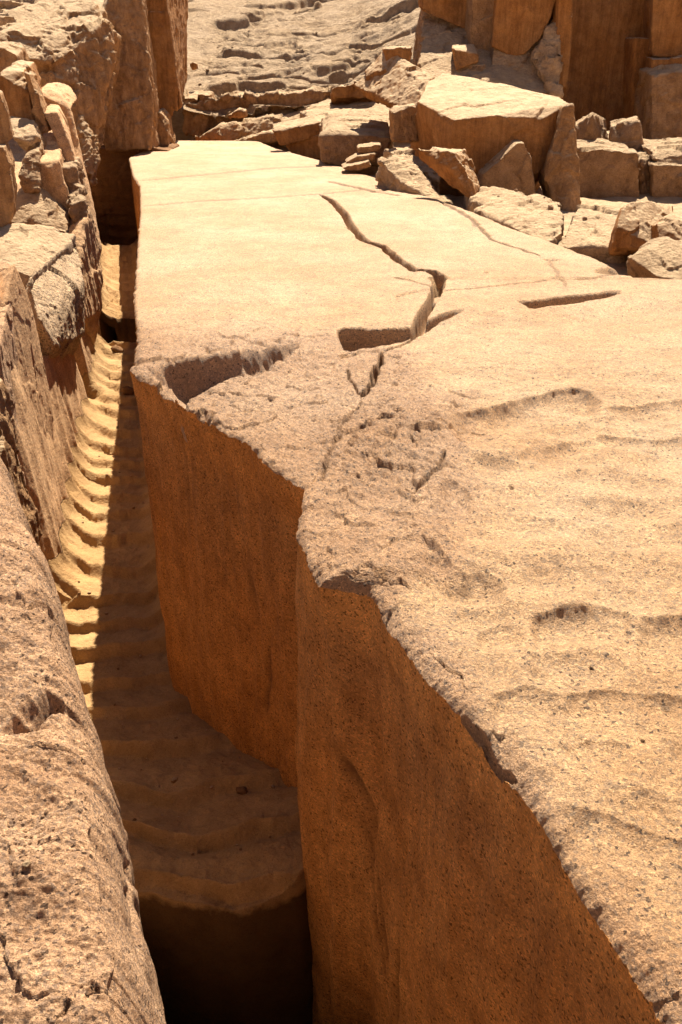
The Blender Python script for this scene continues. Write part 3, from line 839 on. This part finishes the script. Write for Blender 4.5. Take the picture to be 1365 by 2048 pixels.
# ------------------------------------------------------------------ right-hand blocks
rock('granite_block', 'largest flat topped granite block, sunlit top and shaded overhanging front', 'stone block', 13.4,
     [([(908, 240), (985, 232), (1085, 238), (1142, 206, .3), (1122, 296, .2), (1078, 348), (960, 348), (905, 292), (836, 204, .9), (852, 290, .9), (858, 162, 2.2), (885, 146, 2.7), (1000, 166, 2.3), (1120, 196, 1.4)], (0, 1.6, -.9))],
     M_RUST, fac=.028, fsize=.9, rough=.016, seed=1)
rock('leaning_slab', 'grey triangular slab leaning against the front of the largest flat topped block', 'stone slab', 13.0,
     [[(966, 350), (1000, 318), (1034, 286), (1050, 284), (1062, 318), (1070, 394), (962, 380)]], M_GREY, back=(0, .5, 0), fac=.03, fsize=.5, seed=2)
rock('rock_buttress', 'tapering fluted rock buttress at the right end of the largest flat topped block', 'rock buttress', 13.1,
     [[(1128, 212, .3), (1146, 208, .3), (1152, 270, .2), (1162, 430, -.2), (1142, 466, -.4), (1116, 430, -.2), (1088, 345, .1), (1112, 290, .2)]], M_ROCK, back=(.1, .9, -.1), fac=.035, fsize=.5, flute=.05, seed=3)
rock('bedrock_shelf', 'low pale bedrock shelf in sunlight below the leaning grey slab', 'rock shelf', 11.5,
     [([(930, 372, None, .10), (1085, 396, None, .14), (1122, 402, None, .12), (1128, 462, None, .02), (1095, 486, None, -.05), (1000, 440, None, .0), (955, 424, None, .0)], (0, .2, -1.2))], M_PALE, fac=.06, fsize=.5, seed=4)
rock('bedrock_shelf', 'low pale bedrock shelf right of the tapering buttress, in front of the wide shaded block', 'rock shelf', 11.5,
     [([(1160, 412, None, .12), (1240, 414, None, .10), (1262, 470, None, -.02), (1250, 498, None, -.1), (1112, 492, None, -.1)], (0, .2, -1.2))], M_PALE, fac=.06, fsize=.5, seed=5)
rock('boulder', 'upright rusty brown boulder at the right edge of the obelisk', 'boulder', 9.0,
     [([(1229, 496), (1234, 455), (1247, 416, .2), (1258, 402, .3), (1300, 402, .4), (1345, 412, .5), (1350, 440, .3), (1330, 500, -.1)], (.15, .6, -.2)),
      ([(1312, 446, -.15), (1345, 430, .1), (1420, 440, .1), (1420, 510, -.3), (1320, 500, -.3)], (.1, .6, -.2))], M_RUST, fac=.035, fsize=.4, rough=.010, flute=.02, seed=6)
rock('boulder', 'rough grey topped boulder lying before the upright rusty one at the right frame edge', 'boulder', 8.0,
     [([(1254, 512, .25), (1300, 482, .5), (1330, 478, .6), (1440, 482, .6), (1440, 575, -.3), (1312, 552, -.2), (1296, 496, .2)], (.2, .3, -.5))], M_GREY, fac=.04, fsize=.4, rough=.018, seed=7)
rock('tilted_slab', 'tilted slab with an orange edge and a rough grey end, beside the largest block', 'stone slab', 12.4,
     [([(833, 296, .5), (908, 305, .1), (930, 336), (942, 378), (958, 398, -.1), (940, 350, .1), (900, 338, .1), (836, 318, .5)], None), ([(908, 304, .1), (932, 297, .5), (948, 330, .4), (962, 372, .2), (950, 402, -.15), (930, 395, 0), (900, 338, 0), (833, 297, .5), (838, 318, .5), (870, 330, .3)], None)], M_RUST, fac=.03, fsize=.3, rough=.02, seed=8)
rock('stepped_slab', 'pale layered slab stepping down to the right edge of the obelisk', 'stone slab', 13.2,
     [([(756, 318, .6), (790, 300, 1.0), (830, 330, .5), (905, 408, -.5), (870, 405, -.6), (800, 362, 0)], (0, .2, -.6)), ([(770, 296, 1.2), (820, 300, 1.2), (880, 345, .5), (880, 362, .2), (820, 335, .5)], (0, .3, -.5))], M_PALE, fac=.05, fsize=.35, strata=.05, seed=9)
rock('rubble_block', 'small broken block at the lower tip of the tilted orange edged slab', 'stone block', 11.6,
     [([(946, 402), (972, 398, .2), (980, 412, .1), (966, 424), (948, 420)], (0, .3, -.15))], M_PALE, fac=.03, fsize=.2, seed=10, rough=.012)
rock('granite_block', 'dark upright block standing left of the largest flat topped block', 'stone block', 14.6,
     [([(784, 224), (792, 215, .15), (833, 210, .2), (838, 284, .1), (785, 284)], (0, .5, 0))], M_ROCK, fac=.03, fsize=.3, seed=11)
rock('granite_block', 'small square block perched at the top of the orange rock face', 'stone block', 17.4,
     [([(768, 98), (826, 92), (812, 150), (780, 148)], (0, .6, .02))], M_RUST, fac=.04, fsize=.3, seed=12)
rock('orange_outcrop', 'jagged orange rock face below the small perched block', 'rock face', 16.4,
     [([(708, 172, 1.2), (748, 142, 1.2), (768, 100, 1.4), (790, 152, .6), (826, 158, .3), (862, 150, .2), (858, 172, -.2), (836, 216, -.4), (806, 222, -.3), (752, 190, .5)], (.5, 1.2, -.3))], M_RUST, fac=.06, fsize=.6, rough=.012, flute=.05, seed=13)
rock('granite_block', 'squared block with a paler top resting in shade behind the largest block', 'stone block', 17.2,
     [([(905, 96, .1), (912, 142), (957, 124, .3), (957, 108, .35), (948, 86, .9), (904, 92, .6)], (.05, .35, 0))], M_RUST, fac=.02, fsize=.4, seed=14, rough=.01)
rock('shaded_shelf', 'sloping rock shelf in shadow beneath the hanging blocks', 'rock shelf', 17.6,
     [([(836, 165, -.6), (838, 60, 2.2), (850, -10, 3.0), (985, -10, 3.0), (860, 30, 2.6), (920, 68, 2.0), (1000, 130, .8), (1125, 190, -.6), (1000, 175, -.8), (880, 152, -.5)], (0, 1.2, -.6))], M_GREY, fac=.06, fsize=.6, seed=15)
rock('hanging_block', 'broad rusty block overhanging the shaded shelf at the top of the frame', 'stone block', 19.0,
     [([(838, -60), (972, -60), (972, 50), (958, 70), (905, 46), (860, 32), (842, 20)], (.1, 1.8, .2))], M_RUST, fac=.06, fsize=.8, seed=16)
rock('hanging_block', 'tall hanging block with a rounded lower end above the shaded shelf', 'stone block', 17.8,
     [([(996, -60), (1120, -60), (1108, 20), (1082, 78), (1050, 108), (1030, 114), (986, 92), (990, 20)], (.1, 1.6, .1))], M_RUST, fac=.05, fsize=.9, seed=17)
rock('rock_pier', 'narrow pale pier standing between the two hanging blocks', 'rock pier', 18.2,
     [([(950, -60), (998, -60), (988, 90), (980, 150), (945, 130), (940, 60)], (0, 1.2, 0))], M_GREY, fac=.05, fsize=.6, flute=.04, seed=18)
rock('scooped_outcrop', 'smooth scooped rock foot under the rounded hanging block', 'rock outcrop', 17.4,
     [([(978, 160), (988, 96, .5), (1030, 116, .7), (1075, 92, .7), (1068, 165), (1100, 190, -.3)], (0, 1.0, -.1))], M_GREY, fac=.04, fsize=.6, seed=19)
rock('rubble_column', 'broken column of rubble beside the tall fluted pillar', 'rubble', 17.2,
     [([(1092, 60, .5), (1120, 40, .6), (1128, 110), (1120, 180, -.2), (1085, 150), (1072, 120, .2)], (0, .7, 0)), ([(1086, 150), (1100, 148), (1128, 190, -.3), (1110, 192, -.3)], (0, .4, -.1))], M_PALE, fac=.12, fsize=.4, rough=.03, seed=20)
rock('fluted_pillar', 'tall narrow pillar with vertical tool marks left of the dark wall', 'rock pillar', 17.6,
     [([(1118, -60), (1152, -60), (1140, 80), (1134, 175), (1112, 180), (1114, 60)], (.05, 1.4, 0))], M_RUST, fac=.04, fsize=.7, flute=.05, seed=21)
rock('quarry_wall', 'tall dark hewn wall in shadow with vertical streaks, upper right', 'quarry wall', 19.0,
     [([(1136, -80), (1310, -80), (1310, 262), (1130, 262)], (.3, 2.5, .4))], M_RUST, fac=.05, fsize=1.2, flute=.07, seed=22)
rock('wall_pilaster', 'low pilaster of rusty rock projecting at the foot of the dark hewn wall', 'rock pilaster', 18.4,
     [([(1270, 76), (1304, 76), (1304, 285), (1262, 285)], (0, .9, 0))], M_RUST, fac=.03, fsize=.6, flute=.04, seed=23)
rock('cliff_block', 'large mottled cliff block in the upper right corner of the frame', 'stone block', 18.0,
     [([(1306, -80), (1440, -80), (1440, 112), (1304, 114)], (.3, 2.0, .2))], M_RUST, fac=.05, fsize=.6, seed=24)
rock('cliff_block', 'thin ledge block under the mottled upper right corner block', 'stone block', 17.6,
     [([(1304, 116), (1440, 112), (1440, 134), (1304, 150)], (.2, 1.6, .1))], M_RUST, fac=.06, fsize=.5, seed=25)
rock('cliff_block', 'tall shaded block below the thin ledge at the right frame edge', 'stone block', 16.8,
     [([(1304, 152, .4), (1340, 138, .5), (1440, 130, .5), (1440, 292), (1302, 292)], (.2, 2.2, .2))], M_ROCK, fac=.06, fsize=.6, seed=26)
rock('wedge_block', 'wedge shaped block with a pale right face, at the foot of the dark wall', 'stone block', 15.6,
     [([(1148, 250, .4), (1158, 296), (1186, 228, -.1), (1210, 292, .3), (1218, 286, .6), (1210, 240, .7), (1185, 300, 0)], (.1, .5, 0))], M_GREY, fac=.03, fsize=.3, seed=27)
rock('wedge_block', 'tilted block on the wide shaded block, right of the pale faced wedge', 'stone block', 15.4,
     [([(1222, 252, .2), (1276, 240, .1), (1284, 262, .3), (1292, 312, .1), (1262, 304), (1222, 296)], (.1, .45, .05))], M_GREY, fac=.04, fsize=.3, seed=28)
rock('granite_block', 'wide shaded block with a diagonal scar, between the buttress and the rusty boulder', 'stone block', 14.4,
     [([(1150, 302), (1200, 298), (1278, 306), (1280, 404), (1215, 414), (1162, 412)], (.1, 1.3, .05))], M_GREY, fac=.06, fsize=.7, seed=29)
rock('granite_block', 'narrow broken block squeezed beside the wide shaded block with the diagonal scar', 'stone block', 14.6,
     [([(1282, 318), (1306, 308, .3), (1306, 410), (1282, 408)], (.1, 1.0, .05))], M_GREY, fac=.07, fsize=.3, seed=30)
rock('granite_block', 'lower right shaded block with a pale cracked rim, behind the rusty boulder', 'stone block', 14.4,
     [([(1306, 330), (1440, 326), (1440, 430), (1306, 420)], (.1, 1.3, .05)), ([(1302, 300, .3), (1440, 292, .3), (1440, 330, .1), (1340, 334, .1), (1308, 318, .1)], (.1, 1.3, .05))], M_GREY, fac=.06, fsize=.5, seed=31)
# middle: broken stone at the far right flank of the obelisk
rock('stone_bar', 'long squared stone bar lying across the far right edge of the obelisk', 'stone bar', 19.4,
     [([(546, 262), (562, 294), (656, 270, .3), (655, 242, .3), (562, 266)], (-.05, .40, .12))], M_RUST, fac=.02, fsize=.4, seed=32, rough=.015)
rock('granite_block', 'wide grey fronted block right of the long stone bar', 'stone block', 16.8,
     [([(642, 322), (642, 274, .1), (662, 262, .2), (740, 270), (784, 276), (768, 320), (700, 336), (655, 326)], (0, 1.5, .18))], M_GREY, fac=.05, fsize=.6, seed=33)
rock('granite_block', 'dark narrow block propping up the long stone bar', 'stone block', 19.6,
     [([(572, 290), (640, 268), (644, 320), (585, 312)], (0, .5, 0))], M_RUST, fac=.04, fsize=.4, seed=34)
for i, (lab, q) in enumerate([
    ('top slab of the stack of three thin flat slabs', [(714, 294), (762, 288), (764, 298), (742, 308), (716, 306)]),
    ('middle slab of the stack of three thin flat slabs', [(690, 324), (715, 312), (752, 308), (748, 320), (700, 334)]),
    ('lowest slab of the stack of three thin flat slabs', [(684, 334), (738, 322), (742, 332), (720, 344), (690, 340)])]):
    rock('thin_slab', lab, 'stone slab', 15.9 - .25 * i, [(q, (0, .5, .0))], M_ROCK, fac=.02, fsize=.3, seed=35 + i, group='stack of thin slabs', rough=.015)
rock('wavy_slab', 'wide wavy slab of sunlit rock sloping down toward the obelisk tip', 'stone slab', 19.5,
     [([(598, 222, 2.4), (650, 200, 3.4), (735, 190, 3.4), (775, 205, 2.4), (790, 270, -1.2), (660, 262, -.9), (640, 250, .2)], (0, .4, -.8))], M_PALE, fac=.05, fsize=.5, strata=.03, seed=39)
rock('strata_ledge', 'long low ledge of dark layered rock behind the obelisk tip', 'rock ledge', 22.8,
     [([(388, 292), (394, 272), (440, 252, .2), (480, 244, .3), (560, 226, .8), (630, 212, 1.0), (640, 232, .6), (560, 262, .2), (470, 284)], (0, 1.2, -.1))], M_ROCK, fac=.10, fsize=.6, seed=40)
rock('strata_ledge', 'thin curved rib of rock just behind the obelisk tip', 'rock ledge', 22.0,
     [([(460, 286), (520, 268), (600, 240, .6), (650, 236, .6), (620, 262), (540, 284), (480, 292)], (0, .6, -.2))], M_ROCK, fac=.05, fsize=.5, seed=41)
rock('slope_rim', 'broken dark rim along the foot of the sheeted back slope', 'rock rim', 24.0,
     [([(362, 190), (420, 188), (424, 214), (410, 280, -.3), (366, 262)], (0, 1.4, -.05)), ([(420, 200), (470, 186), (520, 196), (530, 240), (420, 262)], (0, 1.4, -.1)),
      ([(510, 196), (540, 188), (600, 186), (665, 178), (668, 196), (600, 216), (520, 240)], (0, 1.4, -.1))], M_ROCK, fac=.16, fsize=.6, seed=42)
rock('orange_ledge', 'small orange edged ledge joining the back slope to the wavy slab', 'rock ledge', 21.5,
     [([(662, 176), (740, 160), (760, 175), (745, 196), (668, 196)], (0, 1.2, -.2))], M_RUST, fac=.08, fsize=.4, seed=43)
rock('loose_stone', 'single dark round stone on the back slope beside the tall left block', 'stone', 25.5,
     [([(379, 127), (387, 124), (395, 128), (394, 138), (384, 140)], (0, .2, 0))], M_RUST, fac=.02, fsize=.2, seed=44, vox=.03, rough=.01)
rock('loose_stone', 'small reddish stone on the long low layered ledge', 'stone', 22.6,
     [([(456, 232), (478, 218), (492, 222), (494, 234), (460, 238)], (0, .25, 0))], M_RUST, fac=.04, fsize=.2, seed=45, vox=.03, rough=.01)

# ------------------------------------------------------------------ left bank
rock('shadow_slab', 'narrow standing slab at the left frame edge, in front of the dark cleft', 'stone slab', 5.7,
     [([('w', -2.22, 4.0, -2.6), ('w', -2.34, 5.7, -2.6), ('w', -2.33, 5.72, -1.2), ('w', -2.42, 5.75, -.3), ('w', -2.40, 4.0, -.3), ('w', -3.6, 4.0, -.2), ('w', -3.6, 5.8, -.2), ('w', -3.6, 4, -2.6), ('w', -3.6, 5.8, -2.6)], None)], M_ROCK, fac=.05, fsize=.5, flute=.06, seed=50)
rock('pinnacle', 'leaf shaped rock pinnacle rising from the left bank', 'rock pinnacle', 7.3,
     [([(30, 524, .15), (12, 575, -.1), (-10, 690, -.6), (60, 880, -.5), (108, 930, .2), (104, 800, .5), (72, 650, .45), (52, 575, .3)], (-.35, .12, -.2))], M_BANK, fac=.015, fsize=.6, flute=.015, rough=.006, seed=51)
rock('bank_shoulder', 'pale flat bank top at the left frame edge beside the leaf shaped pinnacle', 'rock bank', 7.6,
     [([(-140, 505, None, -.02), (20, 525, None, -.02), (28, 560, None, -.05), (-4, 700, None, -.2), (-140, 700, None, -.2)], (0, 0, -1.6))], M_ROUGH, fac=.03, fsize=.6, rough=.01, seed=52)
rock('chamfered_rock', 'speckled grey sloping rock with a pale crest, above the fluted trench wall', 'rock outcrop', 9.0,
     [([(58, 566, None, -.30), (70, 545, None, -.28), (120, 505, None, -.30), (152, 480, None, -.33), (166, 560, None, -.55), (168, 668, None, -1.12), (140, 690, None, -1.08), (108, 690, None, -.82), (80, 640, None, -.55)], (-.35, .25, -.5))], M_SPECK, fac=.03, fsize=.5, rough=.02, seed=53)
rock('crest_rim', 'bright raised crest along the top of the speckled grey sloping rock', 'rock crest', 9.5,
     [([(56, 562, None, -.24), (66, 545, None, -.22), (120, 500, None, -.24), (152, 474, None, -.26), (150, 488, None, -.34), (100, 530, None, -.32), (64, 572, None, -.34)], (-.05, .12, -.25))], M_PALE, fac=.02, fsize=.3, seed=54, rough=.015)
rock('flat_slab', 'pale flat slab with rusty stains on the left bank, below the stacked blocks', 'stone slab', 10.5,
     [([(-60, 462, None, -.05), (30, 444, None, -.02), (80, 452, None, -.05), (150, 470, None, -.22), (142, 486, None, -.24), (62, 552, None, -.30), (20, 522, None, -.22), (-60, 506, None, -.16)], (-.1, .1, -.9))], M_PALE, fac=.045, fsize=.5, seed=55)
rock('fluted_spur', 'steep fluted spur over the trench below the grey chipped blocks', 'rock spur', 10.9,
     [([(152, 470, .4), (175, 420, .9), (196, 500, 1.0), (204, 560, .9), (205, 620, .7), (190, 690, .4), (170, 640, -.2), (158, 540, 0)], (-.5, .4, -.2))], M_BANK, fac=.025, fsize=.5, flute=.05, seed=56)
rock('granite_block', 'dark broken block with a sunlit upper rim behind the flat stained slab', 'stone block', 11.4,
     [([(18, 448), (20, 396, .3), (45, 378, .5), (80, 372, .5), (128, 412, .5), (152, 462, .3), (140, 468, .1), (80, 448)], (-.1, .9, .1))], M_ROCK, fac=.05, fsize=.5, seed=57)
rock('fluted_column', 'short fluted column with a pale flat top on the left bank', 'rock column', 12.0,
     [([(80, 324, .1), (98, 338), (118, 320, .1), (124, 350, .1), (152, 462), (128, 470), (84, 404)], (-.15, .6, .1))], M_BANK, fac=.015, fsize=.5, flute=.05, seed=58)
rock('rough_block', 'rough grey block between the fluted column and the left frame slabs', 'stone block', 11.8,
     [([(40, 352), (54, 312, .2), (76, 300, .4), (82, 360, .1), (78, 382), (52, 386)], (-.1, .6, .1))], M_GREY, fac=.045, fsize=.35, rough=.025, seed=59)
rock('rough_block', 'dark chipped block right of the short fluted column', 'stone block', 12.2,
     [([(122, 338), (152, 334, .1), (162, 372, .1), (168, 402), (142, 408), (134, 380)], (-.1, .6, .08))], M_GREY, fac=.045, fsize=.35, rough=.025, seed=60)
rock('rough_block', 'banded grey block lowest of the chipped blocks over the trench', 'stone block', 11.6,
     [([(140, 410), (166, 402, .1), (184, 440, .3), (196, 505, .3), (172, 520), (155, 480)], (-.2, .6, .08))], M_GREY, fac=.06, fsize=.25, rough=.04, strata=.06, seed=61)
rock('long_fin', 'long rounded fin curving down the left bank toward the trench', 'rock fin', 13.6,
     [([(76, 186), (100, 180, .2), (124, 190, .2), (142, 218), (128, 225), (84, 215)], (-.1, .8, .1)), ([(120, 192, .2), (142, 216), (158, 290, -.2), (152, 330, -.4), (138, 270, -.2), (118, 215, 0)], (-.2, .7, .05)),
      ([(140, 225, .1), (160, 290, -.1), (180, 370, -.4), (192, 430, -.8), (178, 430, -.9), (156, 350, -.6), (145, 280, -.2)], (-.2, .6, 0)), ([(158, 300, -.3), (186, 400, -.6), (204, 500, -1.2), (196, 540, -1.4), (170, 430, -1.0)], (-.25, .6, -.1))], M_BANK, fac=.015, fsize=.5, seed=62)
rock('long_fin', 'shorter inner fin with a stepped pale top, left of the long rounded fin', 'rock fin', 12.9,
     [([(87, 226), (100, 221, .1), (116, 224), (130, 250), (142, 290, -.2), (152, 335, -.3), (140, 338, -.3), (118, 290, -.1), (98, 245)], (-.15, .6, .06))], M_BANK, fac=.012, fsize=.4, seed=63)
rock('pale_step', 'small sunlit stepped slab under the big dark block', 'stone slab', 12.3,
     [([(18, 232, .5), (68, 240, .5), (74, 268), (62, 288, -.1), (26, 276, -.1)], (-.05, .5, -.2))], M_PALE, fac=.03, fsize=.4, strata=.04, seed=64)
rock('granite_block', 'big dark faced block at the left, high over the sunlit stepped slab', 'stone block', 13.0,
     [([(0, 150), (20, 140, .2), (46, 142, .2), (58, 185), (70, 242), (40, 240), (16, 228), (-10, 200)], (-.1, .9, .12))], M_RUST, fac=.05, fsize=.5, seed=65)
rock('thin_plate', 'thin dark plate leaning on the right side of the big dark faced block', 'stone plate', 12.9,
     [([(47, 142), (60, 148), (84, 215), (98, 262), (76, 268), (70, 236), (58, 180)], (-.08, .5, 0))], M_ROCK, fac=.03, fsize=.3, seed=66)
rock('fluted_slab', 'upper fluted slab leaning at the left frame edge', 'stone slab', 11.0,
     [([(-80, 160), (0, 185), (14, 225), (24, 278), (4, 292), (-80, 300)], (-.2, .6, 0))], M_ROCK, fac=.015, fsize=.6, flute=.05, seed=67)
rock('fluted_slab', 'lower fluted slab at the left frame edge, under the leaning one', 'stone slab', 10.6,
     [([(-80, 296), (6, 294), (20, 330), (24, 400), (22, 440), (0, 468), (-80, 480)], (-.2, .7, 0))], M_ROCK, fac=.015, fsize=.6, flute=.06, seed=68)
rock('rounded_boulder', 'rounded dark topped boulder above the big dark faced block, left edge', 'boulder', 14.5,
     [([(-60, 90), (10, 95), (36, 110), (42, 138), (0, 142), (-60, 150)], (-.1, .7, .1))], M_ROCK, fac=.05, fsize=.5, seed=69)
rock('tilted_ledge', 'large pale tilted ledge with a jagged broken edge, upper left', 'rock ledge', 17.0,
     [([(-40, 66, .6), (60, 62, .4), (180, 12, 1.8), (206, 16, 2.0), (204, 58, .8), (150, 108, .2), (106, 126, -.2), (60, 118, -.3), (0, 80)], (-.2, .8, -.6)),
      ([(60, 125), (110, 122), (155, 90, .3), (206, 40, .8), (232, 62, 1.0), (220, 130, .6), (200, 200, .2), (188, 290, 0), (166, 282, -.1), (150, 230, -.2), (112, 182, -.3), (86, 172, -.2)], (-.3, 1.6, -.1))], M_ROCK, fac=.11, fsize=.7, rough=.03, flute=.10, seed=70)
rock('scooped_outcrop', 'scooped brown rock face between the tilted ledge and the tall left block', 'rock face', 19.0,
     [([(200, 30, .5), (245, -60, 1.0), (275, -60, 1.0), (296, 120, .8), (306, 210, .3), (300, 300), (215, 300, -.2), (194, 240, -.3)], (-.2, 1.4, -.1))], M_ROCK, fac=.07, fsize=.9, flute=.10, seed=71)
rock('tall_block', 'tall smooth block with a sunlit orange right face, left of the back slope', 'stone block', 21.5,
     [([(262, -80), (326, -80), (346, 110), (362, 212, -.1), (336, 244), (312, 215), (296, 120), (280, 40)], None), ([(326, -80), (376, -80, 4.6), (374, 150, 3.2), (362, 214, 0), (346, 110), (270, -80, 2), (300, 120, 1.6), (325, 240, 1.0)], None)], M_RUST, fac=.04, fsize=1.0, flute=.04, seed=72)
rock('rubble_block', 'angular fallen block at the foot of the scooped brown face', 'stone block', 19.4,
     [([(248, 242), (268, 226, .2), (292, 226, .3), (305, 262, .2), (308, 302), (285, 290)], (0, .8, 0))], M_ROCK, fac=.08, fsize=.5, seed=73)
rock('rubble_block', 'rounded lump beside the dark hollow at the trench end', 'stone block', 20.2,
     [([(300, 235), (315, 222), (332, 245), (340, 292), (310, 300), (298, 270)], (0, .8, 0))], M_ROCK, fac=.06, fsize=.5, seed=74)
rock('knobbly_rib', 'knobbly rib of rock running down beside the trench end', 'rock rib', 16.0,
     [([(150, 220, .8), (166, 240, .7), (188, 285, .5), (200, 300, .4), (196, 330, 0), (184, 370, -.2), (172, 340, 0), (160, 280, .5)], (-.3, .8, -.1))], M_ROCK, fac=.12, fsize=.35, rough=.05, seed=75)
rock('end_wall', 'brown banded wall closing the far end of the trench', 'rock wall', 19.4,
     [([(170, 294), (300, 294), (340, 300), (300, 420), (262, 500), (190, 520)], (0, 1.2, 0))], M_DARK_SHADED, fac=.05, fsize=.7, strata=.05, seed=76)
for lab, pts, yy, sd in [
    ('grey sunlit rock in the far upper left corner', [(-60, 0), (0, 5), (40, 2), (42, 18), (0, 26), (-60, 30)], 24, 80),
    ('small grey rock below the far upper left corner rock', [(-60, 34), (30, 32), (34, 48), (12, 58), (-60, 60)], 21, 81),
    ('flat sunlit rock right of the far upper left corner rock', [(92, -60), (150, -60), (190, -10), (120, 22), (98, 16)], 25, 82)]:
    rock('loose_rock', lab, 'rock', yy, [(pts, (0, 1.0, -.2))], M_PALE, fac=.08, fsize=.5, seed=sd)
rock('hill_ledge', 'pale hillside ledge behind the tilted ledge in the upper left', 'rock ledge', 22.0,
     [([(-200, 90), (-200, -60, 6), (240, -60, 6), (260, 60), (100, 80)], (0, 2, -1))], M_PALE, fac=.14, fsize=.8, seed=83)

# unseen rock added at the near trench end, keeping sky light out of the pit
rock('sky_blocker_step', 'unseen rock step added just below the frame, keeping sky light out of the pit', 'rock step', .8,
     [([('w', x, y, z) for x in (-1.2, 2.2) for y in (-4.0, .80) for z in (-2.6, -.14)], None)], M_ROUGH, fac=.05, fsize=.5, vox=.03, seed=90)

# ------------------------------------------------------------------ pebbles: each one its own stone, lying on what a ray finds below it
def pebbles():
    dg = bpy.context.evaluated_depsgraph_get()
    dg.update()
    rs = np.random.RandomState(11)
    protos = []
    for k in range(4):
        bm = bmesh.new()
        bmesh.ops.create_icosphere(bm, subdivisions=3, radius=1)
        P = np.array([v.co[:] for v in bm.verts])
        d = facets(P * 1.1 + k * 9, k) * .35 + fbm(P * 2 + k * 5, 3, .5, k) * .3
        P = P * (1 + d)[:, None] * np.array([1, .8, .6])
        for v, p in zip(bm.verts, P):
            v.co = p
        me = bpy.data.meshes.new('pebble'); bm.to_mesh(me); bm.free()
        me.polygons.foreach_set('use_smooth', np.ones(len(me.polygons), bool))
        me.materials.append([M_ROUGH, M_GREY, M_RUST, M_DARK_SHADED][k])
        protos.append(me)
    def drop(u, v, size, k, label, group=None, name='pebble', up_only=False):
        o_ = Vector((0, 0, CAMZ))
        x, dy, dz = ray(u, v)
        hit, loc, nrm, *_ = SC.ray_cast(dg, o_, Vector((float(x), float(dy), float(dz))).normalized())
        if not hit or nrm.z < .72 or (up_only and _[1].name.split('.')[0] in ('boulder', 'rock_buttress', 'tilted_slab', 'leaning_slab', 'thin_slab', 'granite_block', 'hanging_block', 'pebble', 'rubble_chip')):
            return
        o = link(name, protos[k], loc + Vector((0, 0, size * .35)), label, 'pebble' if size < .06 else 'stone', group)
        o.scale = (size, size, size)
        o.rotation_euler = (rs.uniform(-.3, .3), rs.uniform(-.3, .3), rs.uniform(0, 6.28))
    drop(235, 704, .085, 3, 'single dark round stone on the sunlit trench floor below the dark gap', name='stone')
    drop(258, 786, .09, 3, 'dark broken stone against the obelisk wall, in the shaded strip of trench floor', name='stone')
    drop(484, 1585, .035, 3, 'black clod on the shaded sand beside the obelisk wall', name='stone')
    drop(350, 1562, .022, 2, 'flat brown chip lying alone in the middle of the shaded sand', name='stone')
    drop(271, 305, .06, 1, 'small grey stone on the far left corner of the obelisk top', name='stone')
    drop(492, 275, .07, 1, 'small dark grey stone at the far tip of the obelisk top', name='stone')
    drop(86, 1732, .013, 1, 'larger grey pebble at the foot of the gravel patch on the near ledge', name='stone')
    drop(55, 1730, .011, 1, 'pale grey pebble left of the larger one on the near ledge', name='stone')
    for i in range(46):
        drop(rs.uniform(215, 560), rs.uniform(1330, 1740), rs.uniform(.005, .013), rs.choice([0, 2, 3]), 'tiny brown pebble scattered on the shaded sand of the trench', 'pebbles on the trench sand')
    for i in range(20):
        drop(rs.uniform(150, 290), rs.uniform(900, 1330), rs.uniform(.008, .018), rs.choice([0, 2, 3]), 'tiny dark crumb of rock on the scalloped trench floor', 'crumbs on the scalloped floor')
    for i in range(60):
        a, r = rs.uniform(0, 6.28), rs.uniform(0, 1) ** .7
        drop(62 + 58 * r * math.cos(a), 1672 + 52 * r * math.sin(a), rs.uniform(.002, .005), 0, 'tiny grain of gravel in the patch on the near ledge', 'gravel grains on the near ledge')
    for i in range(70):
        u = rs.uniform(640, 1230)
        drop(u, np.interp(u, [640, 800, 960, 1130, 1365], [285, 335, 398, 440, 470]) + rs.uniform(-70, -4), rs.uniform(.010, .038), rs.choice([0, 1]), 'small chip of rubble among the blocks right of the obelisk', 'rubble chips among the blocks', name='rubble_chip', up_only=True)
    for i in range(14):
        drop(rs.uniform(370, 700), rs.uniform(60, 215), rs.uniform(.02, .06), 1, 'small stone lying on the sheeted back slope', 'stones on the back slope', name='rubble_chip')

pebbles()
